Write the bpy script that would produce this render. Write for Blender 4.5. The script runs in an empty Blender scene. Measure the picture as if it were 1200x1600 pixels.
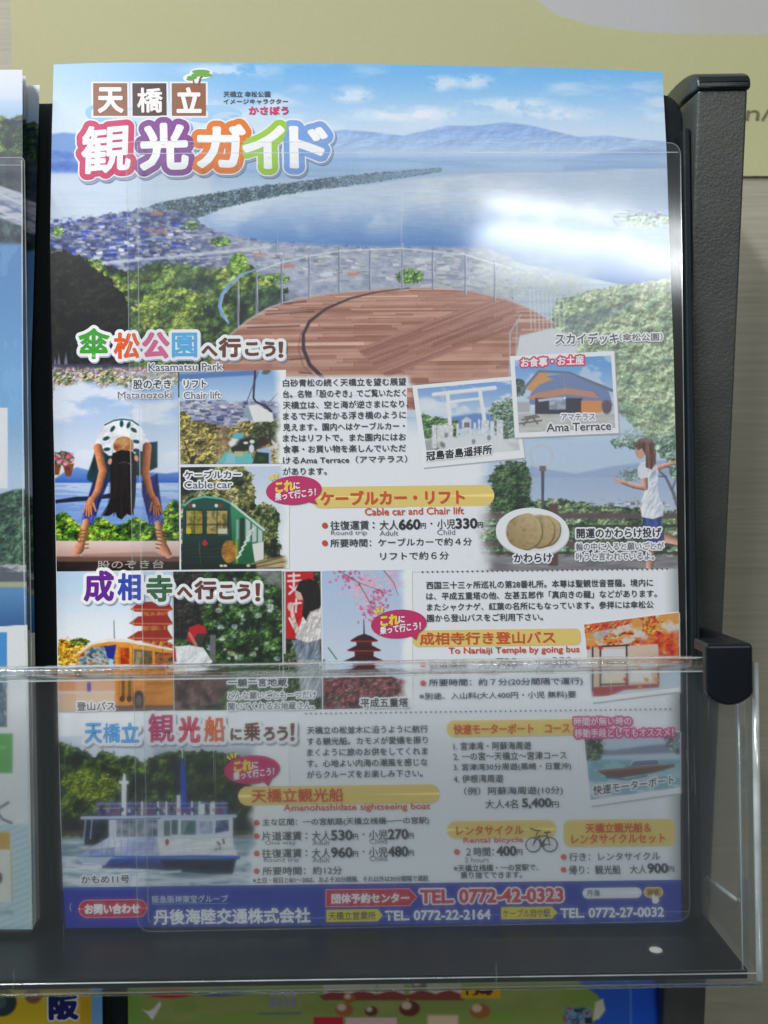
import bpy, bmesh, math
import numpy as np
from mathutils import Vector, Matrix

# ------------------------------------------------------------------ camera
S = 0.00021616            # metres on the page for one photograph pixel
D = 0.2918                # camera to page
PHI = math.radians(8.7)   # the shelf leans back by this
ROLL = 0.0150             # the camera was held a little askew
R_page = np.array([[1, 0, 0], [0, math.sin(PHI), -math.cos(PHI)], [0, math.cos(PHI), math.sin(PHI)]])  # columns x, up, out
c_, s_ = math.cos(-ROLL), math.sin(-ROLL)
R_cam = R_page @ np.array([[c_, -s_, 0], [s_, c_, 0], [0, 0, 1]])
CAM = R_cam @ np.array([0, 0, D])

scene = bpy.context.scene
cam_d = bpy.data.cameras.new('camera')
cam = bpy.data.objects.new('camera', cam_d)
scene.collection.objects.link(cam)
m4 = Matrix([[*R_cam[i], CAM[i]] for i in range(3)] + [[0, 0, 0, 1]])
cam.matrix_world = m4
cam_d.sensor_fit = 'HORIZONTAL'
cam_d.sensor_width = 24
cam_d.lens = 27
cam_d.clip_start = 0.01
cam_d.clip_end = 20
cam_d.dof.use_dof = True
cam_d.dof.focus_distance = D - 0.004
cam_d.dof.aperture_fstop = 9
scene.camera = cam

# ------------------------------------------------------------------ light
world = bpy.data.worlds.new('World')
scene.world = world
world.use_nodes = True
wb = world.node_tree.nodes['Background']
wb.inputs[0].default_value = (0.92, 0.97, 1.0, 1)
wb.inputs[1].default_value = 0.10
scene.view_settings.view_transform = 'Standard'
scene.view_settings.look = 'None'
scene.view_settings.exposure = 0.18
scene.view_settings.gamma = 1
scene.cycles.use_denoising = True
scene.cycles.denoising_prefilter = 'ACCURATE'
scene.cycles.max_bounces = 12
scene.cycles.transparent_max_bounces = 24
scene.cycles.caustics_refractive = False
scene.cycles.caustics_reflective = False
scene.cycles.sample_clamp_indirect = 4.0

def ray(px, py):
    d = R_cam @ np.array([S * (px - 600), -S * (py - 800), -D])
    return d / np.linalg.norm(d)

CEIL = 1.25
n_page = R_page[:, 2]
def on_ceiling(px, py, n=0.0085):
    """where the ceiling is that shows in the clear cover at this spot of the photograph"""
    d = ray(px, py)
    hit = CAM + d * ((n - CAM @ n_page) / (d @ n_page))
    r = d - 2 * (d @ n_page) * n_page
    return hit + r * ((CEIL - hit[2]) / r[2])

def tube_light(name, a, b, width, power, col=(0.975, 0.99, 1.0)):
    a, b = Vector(a), Vector(b)
    ld = bpy.data.lights.new(name, 'AREA')
    ld.shape = 'RECTANGLE'
    ld.size = (b - a).length
    ld.size_y = width
    ld.energy = power
    ld.color = col
    o = bpy.data.objects.new(name, ld)
    scene.collection.objects.link(o)
    x = (b - a).normalized()
    mid = (a + b) / 2
    z = (mid - Vector((0, 0, 0)))
    z = Vector((0, 0, 1)) - x * x.z
    z.normalize()
    y = z.cross(x)
    o.matrix_world = Matrix([[x[i], y[i], z[i], mid[i]] for i in range(3)] + [[0, 0, 0, 1]])
    return o

# the fixture whose tubes shine back from the clear cover
for (p0, p1, w, e) in (((757, 333), (1072, 390), 0.07, 6.6), ((752, 393), (1072, 431), 0.10, 15), ((752, 445), (1072, 456), 0.035, 4.2)):
    a, b = on_ceiling(*p0), on_ceiling(*p1)
    tube_light('fluorescent_or_fill_tube', a, a + (b - a) * 1.25, w, e)
# unseen tube rows added on the left to light page and shade wall
for x, y, L in ((-1.25, -0.55, 1.2), (-0.75, -1.05, 1.2)):
    tube_light('fluorescent_or_fill_tube', (x, y - L / 2, CEIL), (x, y + L / 2, CEIL), 0.12, 31)

# ------------------------------------------------------------------ helpers
def lin(c):
    c = np.asarray(c, float) / 255.0
    return np.where(c <= 0.04045, c / 12.92, ((c + 0.055) / 1.055) ** 2.4)

def smooth01(t):
    t = np.clip(t, 0, 1)
    return t * t * (3 - 2 * t)

def page_n(px, py):
    """the page is not quite flat: its free top bends back, its foot too"""
    px = np.asarray(px, float); py = np.asarray(py, float)
    t = np.clip((430 - py) / 330, 0, 1.3)
    b = np.clip((py - 1250) / 200, 0, 1.2)
    wav = 0.0004 * np.sin(px / 210.0 + 0.6) * np.clip((700 - py) / 600, 0, 1)
    return -0.0055 * t * t * (1 + 0.35 * (px - 560) / 480) + 0.0012 * b * b + wav

def at(px, py, n=0.0):
    """photograph pixel and distance in front of the page plane -> point of the place"""
    px = np.asarray(px, float); py = np.asarray(py, float); n = np.asarray(n, float)
    k = (D - n) / D
    c = np.stack([S * (px - 600) * k, -S * (py - 800) * k, n + 0 * px], -1)
    return c @ R_cam.T

def on_page(px, py, h=0.0):
    return at(px, py, page_n(px, py) + h)

def on_plane_y(Y):
    def f(px, py, h=0.0):
        px = np.asarray(px, float); py = np.asarray(py, float)
        d = np.stack([S * (px - 600), -S * (py - 800), -D + 0 * px], -1) @ R_cam.T
        t = (Y - h - CAM[1]) / d[..., 1]
        return CAM + d * t[..., None]
    return f

def on_tilt(n0):
    def f(px, py, h=0.0):
        return at(px, py, n0 + h)
    return f

def pf(x, u, n):
    """page frame in millimetres (right, up, out) -> place"""
    return R_page @ np.array([x, u, n]) * 0.001

def link(o, parent=None):
    scene.collection.objects.link(o)
    if parent is not None:
        o.parent = parent
    return o

def tag(o, label=None, cat=None, group=None, kind=None):
    if label: o['label'] = label
    if cat: o['category'] = cat
    if group: o['group'] = group
    if kind: o['kind'] = kind
    return o

def empty(name, loc=(0, 0, 0)):
    o = bpy.data.objects.new(name, None)
    o.empty_display_size = 0.02
    return link(o)

def raw_mesh(name, verts, faces, mat, parent=None, cols=None, smooth=False, nv=None):
    """numpy verts (N,3), faces list or (M,k) array, optional linear colour per vertex"""
    me = bpy.data.meshes.new(name)
    verts = np.asarray(verts, np.float32)
    if isinstance(faces, np.ndarray):
        k = faces.shape[1]
        me.vertices.add(len(verts)); me.vertices.foreach_set('co', verts.ravel())
        me.loops.add(faces.size); me.loops.foreach_set('vertex_index', faces.astype(np.int32).ravel())
        me.polygons.add(len(faces))
        me.polygons.foreach_set('loop_start', np.arange(0, faces.size, k, dtype=np.int32))
        me.polygons.foreach_set('loop_total', np.full(len(faces), k, np.int32))
        me.update(calc_edges=True); me.validate()
    else:
        me.from_pydata(verts.tolist(), [], faces)
    if cols is not None:
        at_ = me.color_attributes.new('Col', 'FLOAT_COLOR', 'POINT')
        c4 = np.ones((len(verts), 4), np.float32); c4[:, :3] = cols
        at_.data.foreach_set('color', c4.ravel())
    if smooth:
        me.polygons.foreach_set('use_smooth', np.ones(len(me.polygons), bool))
    me.materials.append(mat)
    o = bpy.data.objects.new(name, me)
    if parent is not None:                      # parents sit at their thing's base
        me.transform(Matrix.Translation(-base_of(parent)))
    return link(o, parent)

BASE = {}
def base_of(o):
    b = Vector((0, 0, 0))
    while o is not None:
        b += Vector(o.location); o = o.parent
    return b

def bm_obj(name, bm, mat, parent=None, smooth=False):
    bmesh.ops.recalc_face_normals(bm, faces=bm.faces)
    me = bpy.data.meshes.new(name); bm.to_mesh(me); bm.free()
    if smooth:
        me.polygons.foreach_set('use_smooth', np.ones(len(me.polygons), bool))
    me.materials.append(mat)
    o = bpy.data.objects.new(name, me)
    if parent is not None:
        me.transform(Matrix.Translation(-base_of(parent)))
    return link(o, parent)

def prism_bm(loop_a, loop_b, bevel=0.0, seg=2, bm=None):
    bm = bm or bmesh.new()
    if bevel > 0.05: bevel *= 0.001          # given in millimetres
    A = [bm.verts.new(p) for p in loop_a]; B = [bm.verts.new(p) for p in loop_b]
    k = len(A)
    fs = [bm.faces.new(A), bm.faces.new(B[::-1])]
    for i in range(k):
        fs.append(bm.faces.new([A[i], B[i], B[(i + 1) % k], A[(i + 1) % k]]))
    if bevel:
        es = list({e for f in fs for e in f.edges})
        bmesh.ops.recalc_face_normals(bm, faces=bm.faces)
        bmesh.ops.bevel(bm, geom=es, offset=bevel, segments=seg, profile=0.5, affect='EDGES')
    return bm

def box_pf(x0, x1, u0, u1, n0, n1, bevel=0.0, seg=2):
    q = [(x0, u0), (x1, u0), (x1, u1), (x0, u1)]
    return prism_bm([pf(x, u, n0) for x, u in q], [pf(x, u, n1) for x, u in q], bevel, seg)

def box_w(x0, x1, y0, y1, z0, z1, bevel=0.0, seg=2):
    q = [(x0, z0), (x1, z0), (x1, z1), (x0, z1)]
    return prism_bm([(x, y0, z) for x, z in q], [(x, y1, z) for x, z in q], bevel, seg)

# ------------------------------------------------------------------ materials
def new_mat(name):
    m = bpy.data.materials.new(name); m.use_nodes = True
    nt = m.node_tree; nt.nodes.clear()
    out = nt.nodes.new('ShaderNodeOutputMaterial')
    return m, nt, out

def N(nt, t, **kw):
    n = nt.nodes.new(t)
    for k, v in kw.items():
        if k.startswith('i_'):
            n.inputs[k[2:].replace('_', ' ')].default_value = v
        else:
            setattr(n, k, v)
    return n

def print_material(name, rough=0.42, spec=0.32):
    m, nt, out = new_mat(name)
    p = N(nt, 'ShaderNodeBsdfPrincipled'); p.inputs['Roughness'].default_value = rough
    p.inputs['Specular IOR Level'].default_value = spec
    a = N(nt, 'ShaderNodeAttribute', attribute_name='Col')
    tc = N(nt, 'ShaderNodeTexCoord')
    no = N(nt, 'ShaderNodeTexNoise'); no.inputs['Scale'].default_value = 2600; no.inputs['Detail'].default_value = 2
    mr = N(nt, 'ShaderNodeMapRange'); mr.inputs['To Min'].default_value = 0.93; mr.inputs['To Max'].default_value = 1.05
    mx = N(nt, 'ShaderNodeMix', data_type='RGBA', blend_type='MULTIPLY'); mx.inputs[0].default_value = 1
    nt.links.new(tc.outputs['Object'], no.inputs['Vector'])
    nt.links.new(no.outputs['Fac'], mr.inputs['Value'])
    nt.links.new(a.outputs['Color'], mx.inputs[6]); nt.links.new(mr.outputs['Result'], mx.inputs[7])
    nt.links.new(mx.outputs[2], p.inputs['Base Color'])
    nt.links.new(p.outputs[0], out.inputs[0])
    return m

def plastic(name, col, rough=0.4, bump=0.0, bscale=900, spec=0.5, metallic=0.0, mottled=0.15):
    m, nt, out = new_mat(name)
    p = N(nt, 'ShaderNodeBsdfPrincipled'); p.inputs['Roughness'].default_value = rough
    p.inputs['Specular IOR Level'].default_value = spec; p.inputs['Metallic'].default_value = metallic
    tc = N(nt, 'ShaderNodeTexCoord')
    n1 = N(nt, 'ShaderNodeTexNoise'); n1.inputs['Scale'].default_value = 60; n1.inputs['Detail'].default_value = 5
    nt.links.new(tc.outputs['Object'], n1.inputs['Vector'])
    cr = N(nt, 'ShaderNodeValToRGB')
    c = np.array(col); lo = np.clip(c * (1 - mottled), 0, 1); hi = np.clip(c * (1 + mottled), 0, 1)
    cr.color_ramp.elements[0].color = (*lo, 1); cr.color_ramp.elements[0].position = 0.3
    cr.color_ramp.elements[1].color = (*hi, 1); cr.color_ramp.elements[1].position = 0.7
    nt.links.new(n1.outputs['Fac'], cr.inputs['Fac']); nt.links.new(cr.outputs['Color'], p.inputs['Base Color'])
    mr = N(nt, 'ShaderNodeMapRange'); mr.inputs['To Min'].default_value = rough * 0.8; mr.inputs['To Max'].default_value = min(1, rough * 1.25)
    nt.links.new(n1.outputs['Fac'], mr.inputs['Value']); nt.links.new(mr.outputs['Result'], p.inputs['Roughness'])
    if bump:
        n2 = N(nt, 'ShaderNodeTexNoise'); n2.inputs['Scale'].default_value = bscale; n2.inputs['Detail'].default_value = 3
        n2.inputs['Distortion'].default_value = 0.25
        nt.links.new(tc.outputs['Object'], n2.inputs['Vector'])
        b = N(nt, 'ShaderNodeBump'); b.inputs['Strength'].default_value = bump; b.inputs['Distance'].default_value = 0.0006
        nt.links.new(n2.outputs['Fac'], b.inputs['Height']); nt.links.new(b.outputs['Normal'], p.inputs['Normal'])
    nt.links.new(p.outputs[0], out.inputs[0])
    return m

def clear_sheet(name, tint=(0.97, 0.985, 0.985), rough=0.05, gloss=1.0, haze=0.02, scratch=0.25, wave=0.0, broad=0.0, frost=0.0):
    """thin clear plastic: see-through, a Fresnel share of gloss, a little scatter from dust and scratches"""
    m, nt, out = new_mat(name)
    tr = N(nt, 'ShaderNodeBsdfTransparent'); tr.inputs[0].default_value = (*tint, 1)
    gl = N(nt, 'ShaderNodeBsdfGlossy'); gl.inputs['Roughness'].default_value = rough
    gl.inputs['Color'].default_value = (0.97, 0.99, 1, 1)
    df = N(nt, 'ShaderNodeBsdfDiffuse'); df.inputs[0].default_value = (0.75, 0.8, 0.82, 1)
    lw = N(nt, 'ShaderNodeLayerWeight'); lw.inputs['Blend'].default_value = 0.5
    pw = N(nt, 'ShaderNodeMath', operation='POWER'); pw.inputs[1].default_value = 5
    ma = N(nt, 'ShaderNodeMath', operation='MULTIPLY_ADD'); ma.inputs[1].default_value = 0.9; ma.inputs[2].default_value = 0.04 * gloss
    nt.links.new(lw.outputs['Facing'], pw.inputs[0]); nt.links.new(pw.outputs[0], ma.inputs[0])
    clear = tr
    if frost:        # worn acrylic: part of what is seen through it is scattered a little
        rf = N(nt, 'ShaderNodeBsdfRefraction'); rf.inputs['IOR'].default_value = 1.035; rf.inputs['Roughness'].default_value = 0.75
        clear = N(nt, 'ShaderNodeMixShader'); clear.inputs[0].default_value = frost
        nt.links.new(tr.outputs[0], clear.inputs[1]); nt.links.new(rf.outputs[0], clear.inputs[2])
    tc = N(nt, 'ShaderNodeTexCoord')
    mp = N(nt, 'ShaderNodeMapping'); mp.inputs['Scale'].default_value = (1500, 60, 28); mp.inputs['Rotation'].default_value = (0.0, 0.12, 0)
    n1 = N(nt, 'ShaderNodeTexNoise'); n1.inputs['Scale'].default_value = 1; n1.inputs['Detail'].default_value = 3
    nt.links.new(tc.outputs['Object'], mp.inputs['Vector']); nt.links.new(mp.outputs[0], n1.inputs['Vector'])
    r1 = N(nt, 'ShaderNodeMapRange'); r1.inputs['From Min'].default_value = 0.70; r1.inputs['From Max'].default_value = 0.80
    r1.inputs['To Min'].default_value = haze; r1.inputs['To Max'].default_value = haze + scratch
    nt.links.new(n1.outputs['Fac'], r1.inputs['Value'])
    mx1 = N(nt, 'ShaderNodeMixShader'); mx2 = N(nt, 'ShaderNodeMixShader')
    g2 = N(nt, 'ShaderNodeBsdfGlossy'); g2.inputs['Roughness'].default_value = 0.42
    mg = N(nt, 'ShaderNodeMixShader'); mg.inputs[0].default_value = broad
    nt.links.new(gl.outputs[0], mg.inputs[1]); nt.links.new(g2.outputs[0], mg.inputs[2])
    nt.links.new(r1.outputs[0], mx1.inputs[0]); nt.links.new(clear.outputs[0], mx1.inputs[1]); nt.links.new(df.outputs[0], mx1.inputs[2])
    nt.links.new(ma.outputs[0], mx2.inputs[0]); nt.links.new(mx1.outputs[0], mx2.inputs[1]); nt.links.new(mg.outputs[0], mx2.inputs[2])
    if wave:
        n2 = N(nt, 'ShaderNodeTexNoise'); n2.inputs['Scale'].default_value = 26; n2.inputs['Detail'].default_value = 1
        nt.links.new(tc.outputs['Object'], n2.inputs['Vector'])
        b = N(nt, 'ShaderNodeBump'); b.inputs['Strength'].default_value = wave; b.inputs['Distance'].default_value = 0.004
        nt.links.new(n2.outputs['Fac'], b.inputs['Height']); nt.links.new(b.outputs['Normal'], gl.inputs['Normal'])
    nt.links.new(mx2.outputs[0], out.inputs[0])
    return m

def clear_edge(name, amount=0.45, col=(0.85, 0.9, 0.9)):
    """cut and moulded edges of clear plastic, their gathered light put in as a pale colour"""
    m, nt, out = new_mat(name)
    tr = N(nt, 'ShaderNodeBsdfTransparent'); tr.inputs[0].default_value = (0.9, 0.95, 0.95, 1)
    df = N(nt, 'ShaderNodeBsdfDiffuse'); df.inputs[0].default_value = (*col, 1)
    gl = N(nt, 'ShaderNodeBsdfGlossy'); gl.inputs['Roughness'].default_value = 0.12
    tc = N(nt, 'ShaderNodeTexCoord'); n1 = N(nt, 'ShaderNodeTexNoise'); n1.inputs['Scale'].default_value = 70
    nt.links.new(tc.outputs['Object'], n1.inputs['Vector'])
    r1 = N(nt, 'ShaderNodeMapRange'); r1.inputs['From Min'].default_value = 0.3; r1.inputs['From Max'].default_value = 0.7
    r1.inputs['To Min'].default_value = amount * 0.5; r1.inputs['To Max'].default_value = min(1, amount * 1.4)
    nt.links.new(n1.outputs['Fac'], r1.inputs['Value'])
    a = N(nt, 'ShaderNodeMixShader'); b = N(nt, 'ShaderNodeMixShader'); b.inputs[0].default_value = 0.16
    nt.links.new(r1.outputs[0], a.inputs[0]); nt.links.new(tr.outputs[0], a.inputs[1]); nt.links.new(df.outputs[0], a.inputs[2])
    nt.links.new(a.outputs[0], b.inputs[1]); nt.links.new(gl.outputs[0], b.inputs[2])
    nt.links.new(b.outputs[0], out.inputs[0])
    return m

def solid_acrylic(name):
    m, nt, out = new_mat(name)
    g = N(nt, 'ShaderNodeBsdfGlass'); g.inputs['IOR'].default_value = 1.49; g.inputs['Roughness'].default_value = 0.02
    g.inputs['Color'].default_value = (0.96, 0.985, 0.975, 1)
    tr = N(nt, 'ShaderNodeBsdfTransparent'); tr.inputs[0].default_value = (0.95, 0.97, 0.97, 1)
    tc = N(nt, 'ShaderNodeTexCoord'); n2 = N(nt, 'ShaderNodeTexNoise'); n2.inputs['Scale'].default_value = 45
    nt.links.new(tc.outputs['Object'], n2.inputs['Vector'])
    b = N(nt, 'ShaderNodeBump'); b.inputs['Strength'].default_value = 0.05; b.inputs['Distance'].default_value = 0.002
    nt.links.new(n2.outputs['Fac'], b.inputs['Height']); nt.links.new(b.outputs['Normal'], g.inputs['Normal'])
    mx = N(nt, 'ShaderNodeMixShader'); mx.inputs[0].default_value = 0.5
    nt.links.new(tr.outputs[0], mx.inputs[1]); nt.links.new(g.outputs[0], mx.inputs[2])
    nt.links.new(mx.outputs[0], out.inputs[0])
    return m

def laminate(name):
    m, nt, out = new_mat(name)
    p = N(nt, 'ShaderNodeBsdfPrincipled'); p.inputs['Roughness'].default_value = 0.5
    tc = N(nt, 'ShaderNodeTexCoord')
    mp = N(nt, 'ShaderNodeMapping'); mp.inputs['Scale'].default_value = (16, 1, 760)
    n1 = N(nt, 'ShaderNodeTexNoise'); n1.inputs['Scale'].default_value = 1; n1.inputs['Detail'].default_value = 6; n1.inputs['Roughness'].default_value = 0.65
    nt.links.new(tc.outputs['Object'], mp.inputs['Vector']); nt.links.new(mp.outputs[0], n1.inputs['Vector'])
    cr = N(nt, 'ShaderNodeValToRGB')
    e = cr.color_ramp.elements
    e[0].position = 0.28; e[0].color = (0.33, 0.315, 0.24, 1)
    e[1].position = 0.72; e[1].color = (0.47, 0.455, 0.365, 1)
    x = e.new(0.48); x.color = (0.41, 0.39, 0.295, 1)
    nt.links.new(n1.outputs['Fac'], cr.inputs['Fac']); nt.links.new(cr.outputs['Color'], p.inputs['Base Color'])
    b = N(nt, 'ShaderNodeBump'); b.inputs['Strength'].default_value = 0.3; b.inputs['Distance'].default_value = 0.0005
    nt.links.new(n1.outputs['Fac'], b.inputs['Height']); nt.links.new(b.outputs['Normal'], p.inputs['Normal'])
    nt.links.new(p.outputs[0], out.inputs[0])
    return m

M_PRINT = print_material('printed_coated_paper')
M_POSTER = print_material('printed_matt_poster', 0.6, 0.2)
M_PANEL = plastic('dark_moulded_plastic', (0.006, 0.012, 0.015), 0.58, 0.2, 1500, 0.3)
M_LEDGE = plastic('dark_ledge_plastic', (0.004, 0.008, 0.009), 0.30, 0.08, 1500, 0.22)
M_CAP = plastic('green_black_cap_plastic', (0.014, 0.021, 0.022), 0.33, 0.1, 2000)
M_HAMMER = plastic('hammered_dark_paint', (0.068, 0.073, 0.066), 0.38, 0.32, 1150, 0.5, 0.2)
M_CLIP = plastic('black_clip_plastic', (0.004, 0.006, 0.009), 0.30, 0.05, 2000, 0.35)
M_COVER = clear_sheet('clear_cover_plastic', rough=0.10, haze=0.016, scratch=0.20, gloss=1.25, wave=0.05, broad=0.16)
M_POCKET = clear_sheet('clear_pocket_acrylic', tint=(0.965, 0.985, 0.99), rough=0.06, haze=0.012, scratch=0.10, frost=0.22)
M_EDGE = clear_edge('clear_plastic_edge', 0.42)
M_RIDGE = clear_edge('clear_plastic_ridge', 0.22)
M_RIM = solid_acrylic('solid_clear_acrylic')
M_WALL = laminate('pale_wood_laminate')

# ------------------------------------------------------------------ the picture painter (colours of the print)
_rng = np.random.default_rng(11)
_lat = _rng.random((24, 256, 256))
def vnoise(X, Y, seed=0):
    L = _lat[seed % 24]
    xi = np.floor(X).astype(int); yi = np.floor(Y).astype(int)
    fx = X - xi; fy = Y - yi
    fx = fx * fx * (3 - 2 * fx); fy = fy * fy * (3 - 2 * fy)
    a = L[yi % 256, xi % 256]; b = L[yi % 256, (xi + 1) % 256]
    c = L[(yi + 1) % 256, xi % 256]; d = L[(yi + 1) % 256, (xi + 1) % 256]
    return (a * (1 - fx) + b * fx) * (1 - fy) + (c * (1 - fx) + d * fx) * fy

def fbm(X, Y, sx, sy, seed=0, octv=4, gain=0.55):
    v = 0; a = 1; t = 0
    for o in range(octv):
        f = 2 ** o
        v = v + a * vnoise(X / sx * f + 17.3 * o, Y / sy * f + 9.1 * o, seed + o); t += a; a *= gain
    return v / t

class Cv:
    """a printed picture: colour per grid point, painted in photograph pixels"""
    def __init__(self, X, Y, base=(255, 255, 255)):
        self.X, self.Y = X, Y
        self.C = np.zeros(X.shape + (3,)) + np.array(base, float)
    @staticmethod
    def quad(tl, tr, br, bl, res=0.85, base=(255, 255, 255)):
        tl, tr, br, bl = (np.array(p, float) for p in (tl, tr, br, bl))
        nx = max(6, int(max(np.linalg.norm(tr - tl), np.linalg.norm(br - bl)) * res))
        ny = max(6, int(max(np.linalg.norm(bl - tl), np.linalg.norm(br - tr)) * res))
        a, b = np.meshgrid(np.linspace(0, 1, nx), np.linspace(0, 1, ny))
        P = ((1 - a) * (1 - b))[..., None] * tl + (a * (1 - b))[..., None] * tr + (a * b)[..., None] * br + ((1 - a) * b)[..., None] * bl
        return Cv(P[..., 0], P[..., 1], base)
    def put(self, m, col):
        m = np.asarray(m)[..., None]
        self.C = self.C * (1 - m) + np.asarray(col, float) * m
        return self
    def mul(self, m, f):
        m = np.asarray(m)[..., None]
        self.C = self.C * (1 - m + m * f)
    def poly(self, pts, soft=1.2):
        X, Y = self.X, self.Y
        inside = np.zeros(X.shape, bool); dd = np.full(X.shape, 1e9)
        k = len(pts)
        for i in range(k):
            (x1, y1), (x2, y2) = pts[i], pts[(i + 1) % k]
            if y1 != y2:
                c = ((y1 > Y) != (y2 > Y)) & (X < (x2 - x1) * (Y - y1) / (y2 - y1) + x1)
                inside ^= c
            dx, dy = x2 - x1, y2 - y1
            t = np.clip(((X - x1) * dx + (Y - y1) * dy) / (dx * dx + dy * dy + 1e-9), 0, 1)
            dd = np.minimum(dd, (X - x1 - t * dx) ** 2 + (Y - y1 - t * dy) ** 2)
        sd = np.sqrt(dd) * np.where(inside, 1, -1)
        return np.clip(0.5 + sd / soft, 0, 1)
    def line(self, pts, w, soft=1.0):
        X, Y = self.X, self.Y; m = np.zeros(X.shape)
        ws = w if hasattr(w, '__len__') else [w] * len(pts)
        for i in range(len(pts) - 1):
            (x1, y1), (x2, y2) = pts[i], pts[i + 1]
            dx, dy = x2 - x1, y2 - y1
            t = np.clip(((X - x1) * dx + (Y - y1) * dy) / (dx * dx + dy * dy + 1e-9), 0, 1)
            d = np.hypot(X - x1 - t * dx, Y - y1 - t * dy)
            wd = ws[i] * (1 - t) + ws[i + 1] * t
            m = np.maximum(m, np.clip(0.5 + (wd / 2 - d) / soft, 0, 1))
        return m
    def limb(self, pts, w, col, soft=1.6, side=1.0, depth=.34):
        """a rounded limb as a camera saw it: lighter along one side, darker along the other"""
        X, Y = self.X, self.Y; best = np.full(X.shape, -9.0); sh = np.zeros(X.shape)
        for i in range(len(pts) - 1):
            (x1, y1), (x2, y2) = pts[i], pts[i + 1]
            dx, dy = x2 - x1, y2 - y1; L = math.hypot(dx, dy) + 1e-6
            t = np.clip(((X - x1) * dx + (Y - y1) * dy) / (L * L), 0, 1)
            d = np.hypot(X - x1 - t * dx, Y - y1 - t * dy); wd = w[i] * (1 - t) + w[i + 1] * t
            v = (wd / 2 - d) / soft
            o = ((X - x1) * -dy + (Y - y1) * dx) / L / (wd / 2)
            up = v > best
            sh = np.where(up, o, sh); best = np.maximum(best, v)
        g = fbm(X, Y, 5, 5, 3, 3) - .5
        f = 1 + depth * np.clip(sh * side, -1, 1) - .12 * np.clip(sh, -1, 1) ** 2 + .2 * g
        return self.put(np.clip(.5 + best, 0, 1), np.clip(np.asarray(col, float) * f[..., None], 0, 255))
    def folds(self, m, amt=.22, sx=5, sy=22, seed=2, turn=0.0):
        u = self.X * math.cos(turn) + self.Y * math.sin(turn); v = -self.X * math.sin(turn) + self.Y * math.cos(turn)
        n = fbm(u, v, sx, sy, seed, 3) - fbm(u - 1.2, v - .8, sx, sy, seed, 3)
        self.C = np.clip(self.C * (1 + (np.asarray(m) * n * amt * 6))[..., None], 0, 255)
    def planks(self, m, u, v, w, ln, c0, c1, seed=0, seam=.55):
        r = np.floor(v / w); hr = _lat[seed % 24][(r.astype(int) * 7) % 256, 3]
        k = np.floor(u / ln + hr * 5.0)
        h1 = _lat[(seed + 1) % 24][(r.astype(int) * 13) % 256, (k.astype(int) * 29) % 256]
        h2 = _lat[(seed + 2) % 24][(r.astype(int) * 5) % 256, (k.astype(int) * 11) % 256]
        t = np.clip(h1 + (fbm(u, v, 30, 1.6, seed, 2) - .5) * .5, 0, 1)[..., None]
        col = np.array(c0, float) * (1 - t) + np.array(c1, float) * t
        col = col + (h2 > .9)[..., None] * np.array((20, 26, 26.))
        fr = v / w - r; fu = (u / ln + hr * 5.0) - k
        dark = np.maximum(smooth01((.16 - fr) / .16), smooth01((.012 - fu) / .012)) * seam
        return self.put(m, col * (1 - .35 * dark[..., None]))
    def ell(self, cx, cy, rx, ry, rot=0, soft=1.2):
        c, s = math.cos(rot), math.sin(rot)
        dx, dy = self.X - cx, self.Y - cy
        u = (dx * c + dy * s) / rx; v = (-dx * s + dy * c) / ry
        r = np.hypot(u, v)
        return np.clip(0.5 + (1 - r) * min(rx, ry) / soft, 0, 1)
    def rect(self, x0, y0, x1, y1, soft=1.0):
        f = lambda t: np.clip(0.5 + t / soft, 0, 1)
        return f(self.X - x0) * f(x1 - self.X) * f(self.Y - y0) * f(y1 - self.Y)
    def ramp(self, y0, y1, c0, c1):
        t = smooth01((self.Y - y0) / (y1 - y0))[..., None]
        return np.array(c0, float) * (1 - t) + np.array(c1, float) * t
    def band(self, y0, y1):
        return ((self.Y >= y0) & (self.Y < y1)).astype(float)
    def tones(self, sx, sy, seed, pal, octv=4, lo=0.25, hi=0.75):
        v = np.clip((fbm(self.X, self.Y, sx, sy, seed, octv) - lo) / (hi - lo), 0, 1) * (len(pal) - 1)
        i = np.clip(np.floor(v).astype(int), 0, len(pal) - 2); f = (v - i)[..., None]
        P = np.array(pal, float)
        return P[i] * (1 - f) + P[i + 1] * f
    def leafy(self, m, pal, s=14, seed=0, ragged=0.0, lo=0.28, hi=0.72):
        """foliage: clumps of tone broken by a fine leaf grain; ragged eats the outline"""
        col = self.tones(s, s, seed, pal, 5, lo, hi)
        gr = fbm(self.X, self.Y, 3.6, 3.2, seed + 7, 3, .8); g2 = fbm(self.X, self.Y, 7, 5, seed + 11, 2)
        e1 = fbm(self.X, self.Y, s * .55, s * .5, seed + 5, 3); e2 = fbm(self.X - s * .09, self.Y - s * .13, s * .55, s * .5, seed + 5, 3)
        col = col * np.clip(1 + (e1 - e2) * 2.3, .6, 1.4)[..., None]       # leaf clusters, lit from the upper left in the photograph printed here
        col = col * (0.50 + 0.66 * np.clip((gr - .2) / .6, 0, 1) + 0.36 * g2)[..., None]
        if ragged:
            m = np.clip((m - 0.5) * 4 + np.clip(fbm(self.X, self.Y, s * .4, s * .4, seed + 3, 4) - 0.5, -.35, .35) * ragged * 2 + 0.5, 0, 1)
        return self.put(m, col)
    def soft(self, pts, soft=20, ragged=0.0, s=12, seed=0):
        m = self.poly(pts, soft if not ragged else max(soft, 16))
        if ragged:
            m = np.clip((m - 0.5) * 8 + np.clip(fbm(self.X, self.Y, s * .8, s * .7, seed, 4, .7) - 0.5, -.3, .3) * min(ragged, 2.6) * 4 + 0.5, 0, 1)
        return m
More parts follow.
